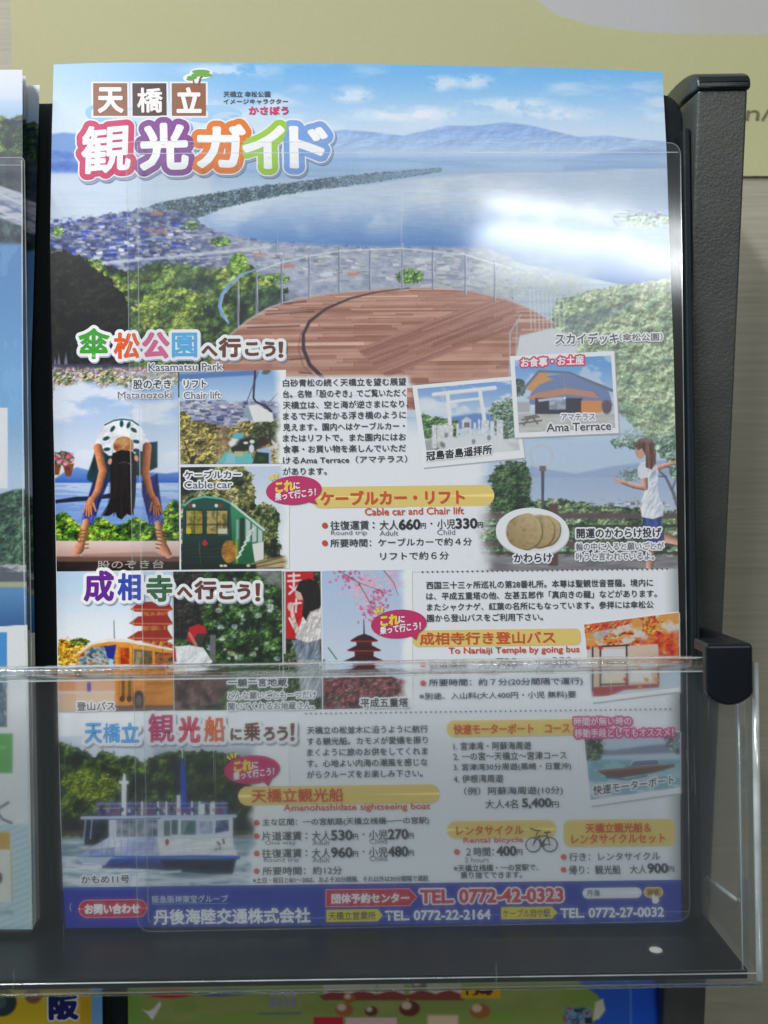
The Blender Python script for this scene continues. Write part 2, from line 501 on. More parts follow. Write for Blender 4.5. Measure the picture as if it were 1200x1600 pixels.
    def town(self, region, pal, count, seed, size=(4, 12), flat=0.45):
        rg = np.random.default_rng(seed)
        xs = [p[0] for p in region]; ys = [p[1] for p in region]
        msk = self.poly(region, 8)
        for i in range(count):
            t = i / count
            cy = min(ys) + (max(ys) - min(ys)) * t + rg.normal() * 3
            cx = rg.uniform(min(xs), max(xs))
            w = rg.uniform(*size) * (0.7 + 0.6 * t); h = w * flat * rg.uniform(.6, 1.3)
            a = rg.uniform(-0.3, 0.3)
            ca, sa = math.cos(a), math.sin(a)
            q = [(-w / 2, -h / 2), (w / 2, -h / 2), (w / 2, h / 2), (-w / 2, h / 2)]
            x0, x1, y0, y1 = cx - w - 3, cx + w + 3, cy - w - 3, cy + w + 3
            sel = np.where((self.X > x0) & (self.X < x1) & (self.Y > y0) & (self.Y < y1))
            if not len(sel[0]): continue
            r0, r1, c0, c1 = sel[0].min(), sel[0].max() + 1, sel[1].min(), sel[1].max() + 1
            sub = Cv(self.X[r0:r1, c0:c1], self.Y[r0:r1, c0:c1]); sub.C = self.C[r0:r1, c0:c1]
            k = pal[rg.integers(len(pal))]; g = rg.uniform(.85, 1.1)
            m = sub.poly([(cx + x * ca - y * sa, cy + x * sa + y * ca) for x, y in q], 2.4) * msk[r0:r1, c0:c1]
            sub.put(m, np.array(k, float) * g)
            m = sub.rect(cx - w / 2, cy + h * .35, cx + w / 2, cy + h * .9, 1.4) * msk[r0:r1, c0:c1] * .8
            sub.put(m, np.array(k, float) * g * (.55 if sum(k) > 330 else 1.9))
            self.C[r0:r1, c0:c1] = sub.C
    def build(self, name, parent, h=0.00006, mapf=on_page, mat=None, white=0.86, punch=1.0):
        self.C = np.clip(128 + (self.C - 128) * punch - (punch - 1) * 60, 0, 255) if punch != 1 else self.C
        ny, nx = self.X.shape
        V = mapf(self.X, self.Y, h).reshape(-1, 3)
        i = np.arange(ny * nx).reshape(ny, nx)
        F = np.stack([i[:-1, :-1], i[1:, :-1], i[1:, 1:], i[:-1, 1:]], -1).reshape(-1, 4)
        g = (fbm(self.X, self.Y, 2.2, 2.2, 5, 2) - 0.5)[..., None] * 7
        return raw_mesh(name, V, F, mat or M_PRINT, parent, lin(np.clip(self.C + g, 0, 255)).reshape(-1, 3) * white)

# ------------------------------------------------------------------ lettering and flat shapes
_fc = bpy.data.curves.new('lettering', 'FONT')
_fo = bpy.data.objects.new('lettering', _fc)
scene.collection.objects.link(_fo)
_fc.resolution_u = 3
_gcache = {}
def glyphs(s, off=0.0):
    key = (s, off)
    if key not in _gcache:
        _fc.body = s; _fc.offset = off
        bpy.context.view_layer.update()
        me = _fo.to_mesh(); me.calc_loop_triangles()
        v = np.empty(len(me.vertices) * 3, np.float32); me.vertices.foreach_get('co', v)
        t = np.empty(len(me.loop_triangles) * 3, np.int32); me.loop_triangles.foreach_get('vertices', t)
        _gcache[key] = (v.reshape(-1, 3)[:, :2].astype(float).copy(), t.reshape(-1, 3).copy())
        _fo.to_mesh_clear()
    return _gcache[key]

SLOPE, LEAN = -0.0125, 0.0165
class Pr:
    """flat print collected into one mesh: lettering, outlines and shapes, each a hair above the last"""
    def __init__(self):
        self.V, self.F, self.H, self.C, self.n = [], [], [], [], 0
    def _add(self, P, T, h, col, white=0.86):
        self.V.append(P); self.F.append(T + self.n); self.n += len(P)
        self.H.append(np.full(len(P), h)); self.C.append(np.tile(lin(col) * white, (len(P), 1)))
    def text(self, s, box, col, bold=0.0, halo=(), slope=None, off=0.012, h=0.00022, skew=0.0, lean=None, shadow=None):
        """box = ink box x0, y0, x1, y1 at the left end; bold and halo radii in photograph pixels"""
        slope = SLOPE if slope is None else slope
        lean = LEAN if lean is None else lean
        v, t = glyphs(s, 0.0)
        if off and bold < .2: bold = .22
        a, b = v.min(0), v.max(0)
        x0, y0, x1, y1 = box
        u = (v[:, 0] - a[0]) / max(b[0] - a[0], 1e-6) * (x1 - x0)
        w = (b[1] - v[:, 1]) / max(b[1] - a[1], 1e-6) * (y1 - y0)
        P = np.stack([x0 + u + lean * w - skew * (w - (y1 - y0)), y0 + w + slope * u], -1)
        def ring(r, k):
            out = [(0, 0)]
            q = r
            while q > 0.35:
                m = max(8, int(k * q / r))
                out += [(q * math.cos(2 * math.pi * i / m), q * math.sin(2 * math.pi * i / m)) for i in range(m)]
                q -= 3.0
            return out
        lay = []
        if shadow: lay.append((shadow[0], shadow[1], shadow[2]))
        for r, c in halo: lay.append((r + bold, c, (0, 0)))
        lay.append((bold, col, (0, 0)))
        hh = h - 0.00005 * (len(lay) - 1)
        for r, c, o in lay:
            rs = ring(r, max(16, int(r * 4.2))) if r > 0.5 else [(-r, 0), (r, 0), (0, -r), (0, r)] if r > .1 else [(0, 0)]
            for j, (dx, dy) in enumerate(rs):
                self._add(P + np.array([dx + o[0], dy + o[1]]), t, hh + j * min(8e-7, 3.6e-5 / len(rs)), c)
            hh += 0.00005
        return self
    def shape(self, pts, col, h=0.00010):
        P = np.array(pts, float); c = P.mean(0)
        k = len(P)
        self._add(np.vstack([P, c]), np.array([[i, (i + 1) % k, k] for i in range(k)]), h, col)
        return self
    def pill(self, x0, y0, x1, y1, col, r=None, slope=None, h=0.00010):
        slope = SLOPE if slope is None else slope
        r = (y1 - y0) / 2 if r is None else r
        pts = []
        for cx, cy, a0 in ((x1 - r, y1 - r, 0), (x0 + r, y1 - r, 90), (x0 + r, y0 + r, 180), (x1 - r, y0 + r, 270)):
            for i in range(9):
                a = math.radians(a0 + i * 90 / 8); pts.append((cx + r * math.cos(a), cy + r * math.sin(a)))
        pts = [(x + LEAN * (y - y0), y + slope * (x - x0)) for x, y in pts]
        return self.shape(pts, col, h)
    def oval(self, cx, cy, rx, ry, col, rot=0.0, h=0.00010, k=36):
        c, s = math.cos(rot), math.sin(rot)
        pts = []
        for i in range(k):
            a = 2 * math.pi * i / k; x, y = rx * math.cos(a), ry * math.sin(a)
            pts.append((cx + x * c - y * s, cy + x * s + y * c))
        return self.shape(pts, col, h)
    def stroke(self, pts, w, col, h=0.00014):
        for (x1, y1), (x2, y2) in zip(pts[:-1], pts[1:]):
            L = math.hypot(x2 - x1, y2 - y1) or 1
            nx, ny = -(y2 - y1) / L * w / 2, (x2 - x1) / L * w / 2
            self.shape([(x1 + nx, y1 + ny), (x2 + nx, y2 + ny), (x2 - nx, y2 - ny), (x1 - nx, y1 - ny)], col, h)
            h += 0.0000008
        return self
    def build(self, name, parent, mapf=on_page, mat=None):
        V = np.vstack(self.V); H = np.concatenate(self.H)
        F = np.vstack(self.F)
        P = mapf(V[:, 0], V[:, 1], H)
        # face the viewer
        a, b, c = P[F[:, 0]], P[F[:, 1]], P[F[:, 2]]
        nn = np.einsum('ij,j->i', np.cross(b - a, c - a), n_page)
        F = np.where((nn < 0)[:, None], F[:, ::-1], F)
        return raw_mesh(name, P, F, mat or M_PRINT, parent, np.vstack(self.C), True)

WHITE = (250, 251, 255)
INK = (62, 66, 76)
BROWN = (112, 62, 48)
ORANGE = (222, 88, 36)
YELLOW = (243, 214, 122)
MAGENTA = (208, 42, 108)

# ================================================================== the setting: wall, and the poster on it
WALL_Y = 0.092
wall = bm_obj('wall', box_w(-0.75, 0.75, WALL_Y, WALL_Y + 0.02, -0.7, 0.6), M_WALL)
tag(wall, 'pale wood grain laminate wall behind the brochure rack', kind='structure')

wp = on_plane_y(WALL_Y - 0.0012)
poster = empty('wall_poster', tuple(wp(np.array([600.]), np.array([275.]))[0]))
tag(poster, 'pale yellow green poster taped to the wall above the rack', 'poster')
pc = Cv.quad((8, -260), (1330, -260), (1330, 275), (24, 275), 0.35, (206, 204, 162))
pc.put(smooth01((pc.X - 500) / 700) * .6, (206, 210, 156))
pc.put(smooth01((200 - pc.X) / 300) * .35, (198, 192, 148))
curve = [(805, -300), (808, -60), (828, -8), (868, 22), (930, 41), (1000, 50), (1100, 54), (1400, 56), (1400, -300)]
pc.put(pc.poly(curve, 3.0), (206, 206, 208))
pc.put((fbm(pc.X, pc.Y, 300, 160, 4, 3) - .4).clip(0, 1) * .5, (196, 192, 146))  # soft fold shading mixed into the poster colour
pc.build('poster_sheet', poster, 0.0, wp, M_POSTER)
back = np.array([wp(np.array([x]), np.array([y]), -0.0006)[0] for x, y in ((8, -260), (1330, -260), (1330, 275), (24, 275))])
raw_mesh('poster_backing', back, [[0, 1, 2, 3]], M_POSTER, poster, np.tile(lin((180, 180, 140)), (4, 1)))
t = Pr(); t.text('n/l', (1164, 164, 1212, 188), (120, 124, 92), slope=0, off=0.0, skew=.18, h=.0003)
t.build('printed_letters', poster, wp, M_POSTER)

# ================================================================== the rack
FLOOR_U = -139.4
XR = 105.4          # right edge of the back panel, mm
rack = empty('brochure_rack', tuple(pf(0, -145, -10)))
tag(rack, 'dark plastic brochure rack with hammered metal post and clear front pocket', 'rack')

# leaning back panel, its free top corners rounded; it runs on behind the brochures on the left
def panel_loop(n, x0, x1, u0, u1, r):
    pts = [(x0, u0), (x1, u0)]
    for i in range(9):
        a = math.radians(i * 90 / 8); pts.append((x1 - r + r * math.cos(a), u1 - r + r * math.sin(a)))
    pts.append((x0, u1))
    return [pf(x, u, n) for x, u in pts]
pan = prism_bm(panel_loop(-7.6, -330, XR, -142, 143.5, 8), panel_loop(-10.2, -330, XR, -142, 143.5, 8), 0.5, 2)
bm_obj('back_panel', pan, M_PANEL, rack)
# raised lip down the right edge of the panel
bm_obj('panel_lip', box_pf(XR - 2.6, XR - 0.1, -139, 128, -7.5, 0.5, 0.6), M_PANEL, rack)

# upright post with its cap: it stands plumb while the panel leans
PX0, PX1, PY0, PY1 = 0.1056, 0.1219, 0.0134, 0.058
ztop = float(at(1130, 139, 8e-3)[2])
post = bm_obj('post', box_w(PX0, PX1, PY0, PY1, -0.42, ztop, 0.0009, 3), M_HAMMER, rack)
bm = bmesh.new()
prof = []
zc = ztop - 0.0002
for i in range(17):
    a = math.pi * i / 16
    prof.append((0.5 * (PY0 + PY1) - 0.5 * (PY1 - PY0 + .0016) * math.cos(a), zc + 0.0016 + 0.0072 * math.sin(a) ** 0.8))
loop = [(PY0 - .0008, zc)] + prof + [(PY1 + .0008, zc)]
cap = prism_bm([(PX0 - .0008, y, z) for y, z in loop], [(PX1 + .0008, y, z) for y, z in loop], 0.0012, 3)
bm_obj('post_cap', cap, M_CAP, post, True)

# clear front pocket
XL, XP, NF = -330.0, 110.2, 34.0
U_RIM = -44.5
pocket = bm_obj('front_pane', (lambda q: prism_bm([pf(x, u, NF) for x, u in q], [pf(x, u, NF - 2.4) for x, u in q]))(
    [(XL, FLOOR_U - 3.2), (XP, FLOOR_U - 3.2), (XP, U_RIM - 4.4), (XL, U_RIM - 4.4)]), M_POCKET, rack)
# moulded rim along its top
rim_prof = []
for i in range(20):
    a = 2 * math.pi * i / 20
    rim_prof.append((NF - 1.6 + 2.7 * math.copysign(abs(math.cos(a)) ** .6, math.cos(a)), U_RIM - 2.2 + 2.0 * math.copysign(abs(math.sin(a)) ** .6, math.sin(a))))
xs = np.linspace(XL, XP - 6, 60)
V = []; F = []
for j, x in enumerate(xs):
    wv = 0.16 * math.sin(x / 31.0) + 0.12 * math.sin(x / 11.0 + 1)
    for n_, u_ in rim_prof: V.append(pf(x, u_ + wv * .5, n_ + wv))
k = len(rim_prof)
for j in range(len(xs) - 1):
    for i in range(k): F.append([j * k + i, j * k + (i + 1) % k, (j + 1) * k + (i + 1) % k, (j + 1) * k + i])
F.append(list(range(k))[::-1]); F.append([(len(xs) - 1) * k + i for i in range(k)])
rim = raw_mesh('pocket_rim', V, F, M_RIM, rack, smooth=True)
# pale strips standing in for the highlights along the rounded rim
for du, dn, w in ((-0.2, 0.9, .30), (-4.3, .75, .36)):
    bm_obj('rim_highlight', box_pf(XL, XP - 5.6, U_RIM + du - w / 2, U_RIM + du + w / 2, NF + dn - .3, NF + dn, 0), M_EDGE, rack)

# side wall of the pocket: narrow above, reaching back to the panel near its foot
def side_u(py, n):
    return -(py - 800) * S * 1000 * (D * 1000 - n) / (D * 1000)
prof = [(NF - 2.4, U_RIM - 1), (NF - 10.5, U_RIM - 1), (NF - 10.5, side_u(1412, 23)), (NF - 12.5, side_u(1420, 23)), (-4.5, side_u(1380, -4)), (-6.3, side_u(1384, -5)), (-6.3, FLOOR_U), (NF - 2.4, FLOOR_U)]
sw = bm_obj('side_wall', prism_bm([pf(XP, u, n) for n, u in prof], [pf(XP - 2.2, u, n) for n, u in prof]), M_POCKET, rack)
# its bright cut edges
def rod(name, a, b, w, mat, parent):
    a = np.array(a, float); b = np.array(b, float); d = (b - a) / np.linalg.norm(b - a)
    s1 = np.cross(d, [0.3, 0.5, 0.8]); s1 /= np.linalg.norm(s1); s2 = np.cross(d, s1)
    L = [(s1 * math.cos(t) + s2 * math.sin(t)) * w / 2 for t in np.linspace(0, 2 * math.pi, 7)[:-1]]
    return bm_obj(name, prism_bm([pf(*(a + l)) for l in L], [pf(*(b + l)) for l in L]), mat, parent, True)
for (na, ua), (nb, ub) in zip(prof[1:5], prof[2:6]):
    rod('cut_edge', (XP - 1.1, ua, na), (XP - 1.1, ub, nb), 0.9 if abs(ua - ub) > 12 else 1.3, M_EDGE, sw)
rod('corner_edge', (XP - .2, U_RIM - 2, NF - .2), (XP - .2, FLOOR_U - 2, NF - .2), 2.2, M_EDGE, sw)
rod('corner_edge', (XP - 4.2, U_RIM - 6, NF - 2.6), (XP - 4.2, FLOOR_U, NF - 2.6), .5, M_EDGE, sw)

# dark ledge the brochures stand on, and the clear lines along its front
bm_obj('ledge', box_pf(XL, XP - 2.6, FLOOR_U - 3.0, FLOOR_U, -10, NF - 2.6, 0.4), M_LEDGE, rack)
rod('ledge_front_line', (XL, FLOOR_U + .2, NF + .1), (XP, FLOOR_U + .2, NF + .1), .35, M_EDGE, rack)
rod('ledge_front_line', (XL, FLOOR_U - 3.4, NF - .4), (XP, FLOOR_U - 3.4, NF - .4), 1.1, M_RIM, rack)
rod('ledge_back_line', (XL, FLOOR_U + .6, -6.6), (XP - 3, FLOOR_U + .6, -6.6), .7, M_LEDGE, rack)

# black corner clip: a plate with a rounded foot, and the arm that runs back from it to the panel
cx0, cx1 = 93.9, 107.6
ut, ub = side_u(1015, 38), side_u(1092, 38)
pts = [(cx0, ut), (cx1, ut), (cx1, ub)]
for i in range(1, 12):
    t_ = i / 12; pts.append((cx1 + (cx0 - cx1) * t_, ub - 3.4 * math.sin(math.pi * t_) ** .75))
pts.append((cx0, ub))
clip = bm_obj('corner_clip', prism_bm([pf(x, u, 38.6) for x, u in pts], [pf(x, u, 34.6) for x, u in pts], 0.0009, 3), M_CLIP, rack, False)
bm_obj('clip_arm', box_pf(106.2, 108.6, ut - 7.0, ut - .2, -1.5, 35.2, 0.0006), M_CLIP, clip)
bm_obj('clip_top', box_pf(cx0 + .6, cx1 - .6, ut - 3.0, ut + .25, 26, 37.8, 0.0006), M_CLIP, clip)

# ------------------------------------------------------------------ small round white label on the ledge
lab = empty('round_sticker', tuple(pf(83.6, FLOOR_U, 19.4)))
tag(lab, 'small white round sticker on the dark ledge near its right end', 'sticker')
ring_ = [(2.0 * math.cos(a), 2.0 * math.sin(a)) for a in np.linspace(0, 2 * math.pi, 25)[:-1]]
raw_mesh('sticker_paper', [pf(83.6 + a, FLOOR_U + .12, 19.4 + b * .95) for a, b in ring_] + [pf(83.6 + a, FLOOR_U + .02, 19.4 + b * .95) for a, b in ring_],
         [list(range(24))[::-1]] + [[i, (i + 1) % 24, 24 + (i + 1) % 24, 24 + i] for i in range(24)], M_PRINT, lab, np.tile(lin((235, 236, 225)), (48, 1)))

# ================================================================== clear covers that hold the brochures
def rounded(pts, rads, k=7):
    out = []
    m = len(pts)
    for i in range(m):
        p = np.array(pts[i], float); a = np.array(pts[i - 1], float) - p; b = np.array(pts[(i + 1) % m], float) - p
        r = rads[i]
        pa = p + a / np.linalg.norm(a) * r; pb = p + b / np.linalg.norm(b) * r
        for j in range(k):
            t = j / (k - 1)
            out.append((1 - t) ** 2 * pa + 2 * t * (1 - t) * p + t * t * pb)
    return out

def cover(name, label, corners, rads, n_at, inner):
    root = empty(name, tuple(at(corners[2][0] * .5 + corners[3][0] * .5, corners[2][1], n_at(corners[2][1]))))
    tag(root, label, 'clear cover', 'clear covers in front of the brochures')
    L = rounded(corners, rads)
    fr = [at(x, y, n_at(y)) for x, y in L]
    # a single thin sheet of plastic, slightly bowed: strips between left and right outline
    bm = bmesh.new()
    vs = [bm.verts.new(p) for p in fr]
    bm.faces.new(vs)
    bm_obj('front_sheet', bm, M_COVER, root)
    # its cut edge, all round
    ed = bmesh.new()
    k = len(L)
    f2 = [at(x, y, n_at(y) - 0.0013) for x, y in L]
    A = [ed.verts.new(p) for p in fr]; B = [ed.verts.new(p) for p in f2]
    for i in range(k): ed.faces.new([A[i], A[(i + 1) % k], B[(i + 1) % k], B[i]])
    bm_obj('cut_edge', ed, M_EDGE, root)
    # thin line of the edge as it faces the viewer, and the moulded crease inside it
    def strip(nm, pts, w, mat, dn=0.00025, closed=False):
        b2 = bmesh.new(); P = [np.array(p, float) for p in pts]
        if closed: P = P + [P[0]]
        prev = None
        for i, p in enumerate(P):
            d = P[min(i + 1, len(P) - 1)] - P[max(i - 1, 0)]; d /= np.linalg.norm(d) + 1e-9
            q = np.array([-d[1], d[0]]) * w / 2
            a_ = b2.verts.new(at(*(p + q), n_at(p[1]) + dn)); c_2 = b2.verts.new(at(*(p - q), n_at(p[1]) + dn))
            if prev: b2.faces.new([prev[0], a_, c_2, prev[1]])
            prev = (a_, c_2)
        bm_obj(nm, b2, mat, root)
    strip('edge_line', L, 1.6, M_RIDGE, closed=True)
    for nm, pts, w, mat in inner:
        strip(nm, pts, w, mat, 0.0003)
    return root

nc = lambda y: 0.0064 - 0.0012 * (y - 800) / 650
cover('clear_cover', 'clear plastic cover with rounded corners and lamp glare over the centre brochure',
      [(197, 221), (1063, 223), (1078, 1439), (215, 1456)], [10, 20, 24, 24], nc,
      [('crease', [(199, 240), (600, 238), (1060, 238)], 1.7, M_EDGE), ('crease', [(215, 226), (219, 800), (232, 1440)], 1.7, M_RIDGE),
       ('crease', [(232, 1440), (600, 1432), (1074, 1424)], 1.2, M_RIDGE)])
nl = lambda y: 0.0088 - 0.0012 * (y - 800) / 650
cover('clear_cover', 'clear plastic cover over the brochure cut by the left picture edge',
      [(-640, 246), (38, 246), (55, 1450), (-640, 1466)], [6, 8, 14, 14], nl,
      [('crease', [(-640, 258), (36, 258)], 1.5, M_RIDGE), ('crease', [(34, 250), (36, 800), (48, 1440)], 2.2, M_EDGE)])

# ================================================================== the centre brochure
YE = [97, 211, 300, 380, 480, 550, 700, 900, 1100, 1280, 1370, 1452]
XE_L = [84, 81, 79.5, 78.3, 79.5, 81, 84.5, 88, 90.5, 94.5, 98, 102.5]
YR = [97, 112, 240, 380, 540, 700, 880, 960, 1150, 1340, 1452]
XE_R = [1034.5, 1035, 1041.6, 1046, 1052, 1056, 1059, 1061, 1062.7, 1063.5, 1064.5]
edge_l = lambda y: np.interp(y, YE, XE_L)
edge_r = lambda y: np.interp(y, YR, XE_R)
TOPX, TOPY = [80, 140, 200, 350, 500, 700, 860, 960, 1040], [101, 98.5, 97.5, 98, 99.5, 102, 105.5, 108.5, 113]
BOTX, BOTY = [80, 103, 600, 1070], [1450.5, 1450, 1445.5, 1440]
top_y = lambda x: np.interp(x, TOPX, TOPY)
bot_y = lambda x: np.interp(x, BOTX, BOTY)

def page_grid(y0, y1, nx, ny, a0=0.0, a1=1.0):
    """grid over the page between two heights, following its real edges"""
    a, b = np.meshgrid(np.linspace(a0, a1, nx), np.linspace(0, 1, ny))
    xm = 82 + a * 960
    ya = top_y(xm) if y0 is None else y0 + SLOPE * (xm - 560)
    yb = bot_y(xm) if y1 is None else y1 + SLOPE * (xm - 560)
    Y = ya * (1 - b) + yb * b
    X = edge_l(Y) * (1 - a) + edge_r(Y) * a
    return X, Y

bro = empty('tourist_brochure', tuple(on_page(np.array([580.]), np.array([1446.]))[0]))
tag(bro, 'glossy Japanese sightseeing guide brochure standing in the middle of the rack', 'brochure')

X, Y = page_grid(None, None, 41, 57)
ny, nx = X.shape
Vf = on_page(X, Y, 0.0).reshape(-1, 3); Vb = on_page(X, Y, -0.0009).reshape(-1, 3)
i = np.arange(ny * nx).reshape(ny, nx)
Fq = np.stack([i[:-1, :-1], i[1:, :-1], i[1:, 1:], i[:-1, 1:]], -1).reshape(-1, 4)
rimv = np.concatenate([i[0, :], i[1:, -1], i[-1, -2::-1], i[-2:0:-1, 0]])
Fs = np.stack([rimv, np.roll(rimv, -1), np.roll(rimv, -1) + ny * nx, rimv + ny * nx], -1)
raw_mesh('paper_sheet', np.vstack([Vf, Vb]), np.vstack([Fq, (Fq + ny * nx)[:, ::-1], Fs]), M_PRINT, bro, np.tile(lin((248, 249, 254)) * .86, (2 * ny * nx, 1)), True)

# ---------------------------------------------------------------- big photograph: bay, sandbar, town and round deck
def paint_view(c):
    X, Y = c.X, c.Y
    # sky
    c.C[:] = c.ramp(95, 222, (120, 184, 238), (206, 226, 246))
    cl = fbm(X, Y, 150, 46, 1, 5)
    c.put(smooth01((cl - .47) / .2) * smooth01((235 - Y) / 70) * (.25 + .35 * smooth01((Y - 100) / 70)), (240, 245, 252))
    c.put(smooth01((420 - X) / 300) * .4 * smooth01((230 - Y) / 60), (244, 246, 250))
    for (x, y, rx, ry) in ((552, 148, 26, 11), (690, 130, 22, 10), (742, 128, 24, 9), (800, 165, 60, 10), (870, 178, 50, 9), (640, 178, 70, 10), (350, 110, 60, 9)):
        m = c.ell(x, y, rx, ry, 0, 12) * (.35 + fbm(X, Y, 16, 10, 2, 3))
        c.put(np.clip(m * .75, 0, .6) * smooth01((fbm(X, Y, 22, 12, 7, 4) - .3) / .25), (246, 248, 252))
    # far mountains
    rg = [(380, 222), (450, 212), (500, 207), (540, 203), (580, 206), (630, 212), (665, 204), (700, 196), (740, 197), (790, 191), (830, 196), (870, 206), (905, 214), (950, 212), (1000, 218), (1080, 224), (1080, 262), (380, 262)]
    c.put(c.poly(rg, 3), c.ramp(192, 250, (150, 182, 230), (190, 212, 240)))
    c.mul(c.poly(rg, 3) * smooth01((250 - Y) / 30), (1 + (fbm(X, Y, 26, 12, 9, 4) - fbm(X - 3, Y - 2, 26, 12, 9, 4)) * .45)[..., None])
    c.put(c.poly([(900, 246), (960, 236), (1000, 232), (1080, 236), (1080, 272), (900, 268)], 6) * .7, (134, 166, 216))
    # open water
    c.put(smooth01((Y - 240) / 8), c.ramp(240, 330, (168, 196, 230), (206, 222, 240)))
    wv = fbm(X, Y, 120, 5, 3, 3)
    c.put(np.clip((wv - .5) * 2, 0, .5) * smooth01((Y - 240) / 10), (140, 176, 222))
    c.put(c.rect(60, 232, 560, 276, 8) * .35, (150, 188, 232))
    c.put(c.rect(880, 258, 1100, 284, 6) * .35 * (wv > .4), (112, 150, 206))
    # blue headland at the left edge
    c.put(c.poly([(60, 212), (100, 207), (140, 211), (180, 222), (200, 236), (60, 240)], 4), (98, 148, 216))
    c.put(c.poly([(60, 234), (96, 236), (130, 240), (170, 250), (220, 262), (200, 271), (60, 271)], 4), c.tones(18, 10, 4, [(34, 84, 190), (58, 116, 208), (90, 140, 214)]))
    c.put(c.rect(60, 271, 330, 340, 10) * .8, (208, 222, 240))
    # inner bay
    bay = [(292, 352), (310, 338), (360, 322), (440, 305), (540, 292), (640, 280), (760, 272), (1090, 262), (1090, 470), (760, 400), (600, 396), (480, 392), (400, 380), (330, 372)]
    c.put(c.poly(bay, 4), c.ramp(300, 396, (206, 220, 240), (96, 142, 208)))
    rf = fbm(X, Y, 60, 60, 6, 4)
    c.put(c.poly(bay, 8) * smooth01((rf - .40) / .3) * smooth01((388 - Y) / 70) * .8, (220, 230, 244))
    c.mul(c.poly(bay, 4), (1 + (fbm(X, Y, 20, 2.4, 12, 3) - .5) * .10)[..., None])
    c.put(c.poly([(760, 270), (1090, 262), (1090, 330), (900, 310)], 30) * .5, (178, 202, 232))
    # pine sandbar
    bar = [(228, 324), (250, 316), (290, 309), (340, 301), (400, 291), (450, 286), (520, 277), (600, 269), (690, 262), (690, 268), (620, 279), (540, 291), (470, 300), (410, 311), (350, 325), (316, 338), (296, 346), (262, 336)]
    c.leafy(c.soft(bar, 5, .7, 4, 7), [(56, 78, 94), (80, 104, 116), (100, 122, 134)], 6, 8)
    c.put(c.soft(bar, 5) * smooth01((X - 380) / 280) * .75, (166, 186, 212))
    # town
    t1 = [(60, 352), (110, 346), (160, 336), (220, 326), (290, 330), (330, 360), (420, 380), (560, 386), (760, 388), (800, 404), (800, 470), (60, 470)]
    c.put(c.soft(t1, 8, 1.5, 6, 9), c.tones(11, 7, 10, [(42, 56, 116), (74, 90, 140), (128, 136, 168), (176, 180, 202)]))
    c.put(c.soft(t1, 8) * smooth01((X - 270) / 150) * .6, c.tones(10, 7, 11, [(120, 132, 160), (170, 176, 196), (214, 216, 224)]))
    c.town([(60, 345), (230, 330), (300, 352), (300, 412), (60, 412)], [(34, 46, 120), (44, 62, 150), (60, 84, 160), (224, 228, 240), (200, 208, 228), (30, 40, 90), (150, 160, 196)], 330, 3, (4, 10))
    c.town([(230, 336), (420, 380), (760, 392), (760, 450), (250, 412)], [(226, 226, 230), (206, 206, 216), (150, 156, 182), (96, 108, 146), (236, 234, 234), (176, 180, 196), (206, 186, 180)], 430, 4, (4, 11))
    c.town([(420, 388), (800, 400), (800, 452), (420, 440)], [(232, 232, 236), (216, 216, 224), (190, 194, 208), (150, 158, 186)], 50, 24, (8, 18), .35)
    c.town([(640, 396), (800, 404), (800, 456), (640, 450)], [(226, 226, 230), (206, 206, 216), (150, 156, 182), (190, 200, 206)], 60, 14, (7, 18))
    c.put(c.soft(t1, 8) * smooth01((X - 260) / 200) * .46, (210, 215, 230))
    for pts in ([(300, 405), (420, 396), (560, 402)], [(380, 388), (440, 412), (520, 436)], [(150, 392), (240, 372), (330, 366)], [(560, 392), (640, 412), (720, 410)]):
        c.put(c.line(pts, 2.2, 2) * .6, (214, 214, 222))
    for (x, y, w) in ((245, 334, 10), (234, 359, 8), (252, 362, 9), (448, 416, 12), (404, 398, 7), (552, 428, 9)):
        c.put(c.rect(x - w, y - 3, x + w, y + 3, 3) * .7, (206, 136, 110))
    c.put(c.line([(80, 417), (150, 412), (230, 405), (320, 396), (420, 386)], 5, 3) * .75, (222, 224, 232))
    for (x, y, rx, ry) in ((345, 378, 16, 8), (300, 352, 12, 6), (90, 362, 10, 8), (142, 410, 18, 7), (640, 432, 22, 12), (430, 436, 24, 9)):
        c.leafy(c.ell(x, y, rx, ry, 0, 6), [(64, 96, 60), (110, 148, 84), (140, 172, 90)], 8, 12, 1.5)
    # woods below
    w1 = [(60, 392), (110, 398), (150, 412), (200, 424), (250, 410), (300, 414), (345, 420), (376, 404), (400, 420), (420, 440), (452, 452), (440, 476), (400, 500), (360, 525), (340, 620), (60, 620)]
    c.leafy(c.soft(w1, 6, 2.0, 9, 13), [(18, 28, 26), (40, 64, 38), (70, 100, 46), (106, 134, 58), (150, 168, 80)], 22, 14)
    c.put(c.ell(300, 450, 40, 30, 0, 30) * .45, (44, 66, 84))
    c.put(c.ell(425, 470, 30, 18, 0, 20) * .5, (60, 86, 92))
    c.leafy(c.ell(262, 482, 60, 34, -.2, 14) * .8, [(56, 80, 40), (116, 140, 58), (164, 178, 84)], 12, 15, 2.0)
    c.leafy(c.ell(373, 412, 14, 18, 0, 6), [(96, 140, 56), (160, 190, 80)], 8, 16, 1.5)
    dk = [(60, 394), (100, 392), (130, 400), (150, 420), (178, 440), (196, 462), (204, 500), (196, 580), (60, 600)]
    c.leafy(c.soft(dk, 8, 2.0, 9, 17), [(6, 8, 12), (12, 15, 17), (28, 36, 26), (12, 15, 17)], 20, 18)
    for (x, y) in ((92, 562), (103, 560), (86, 566)):
        c.put(c.poly([(x - 3, y + 10), (x, y - 10), (x + 3, y + 10)], 2) * .8, (150, 152, 178))
    c.put(c.rect(60, 569, 205, 574, 3) * .8, (70, 72, 110))
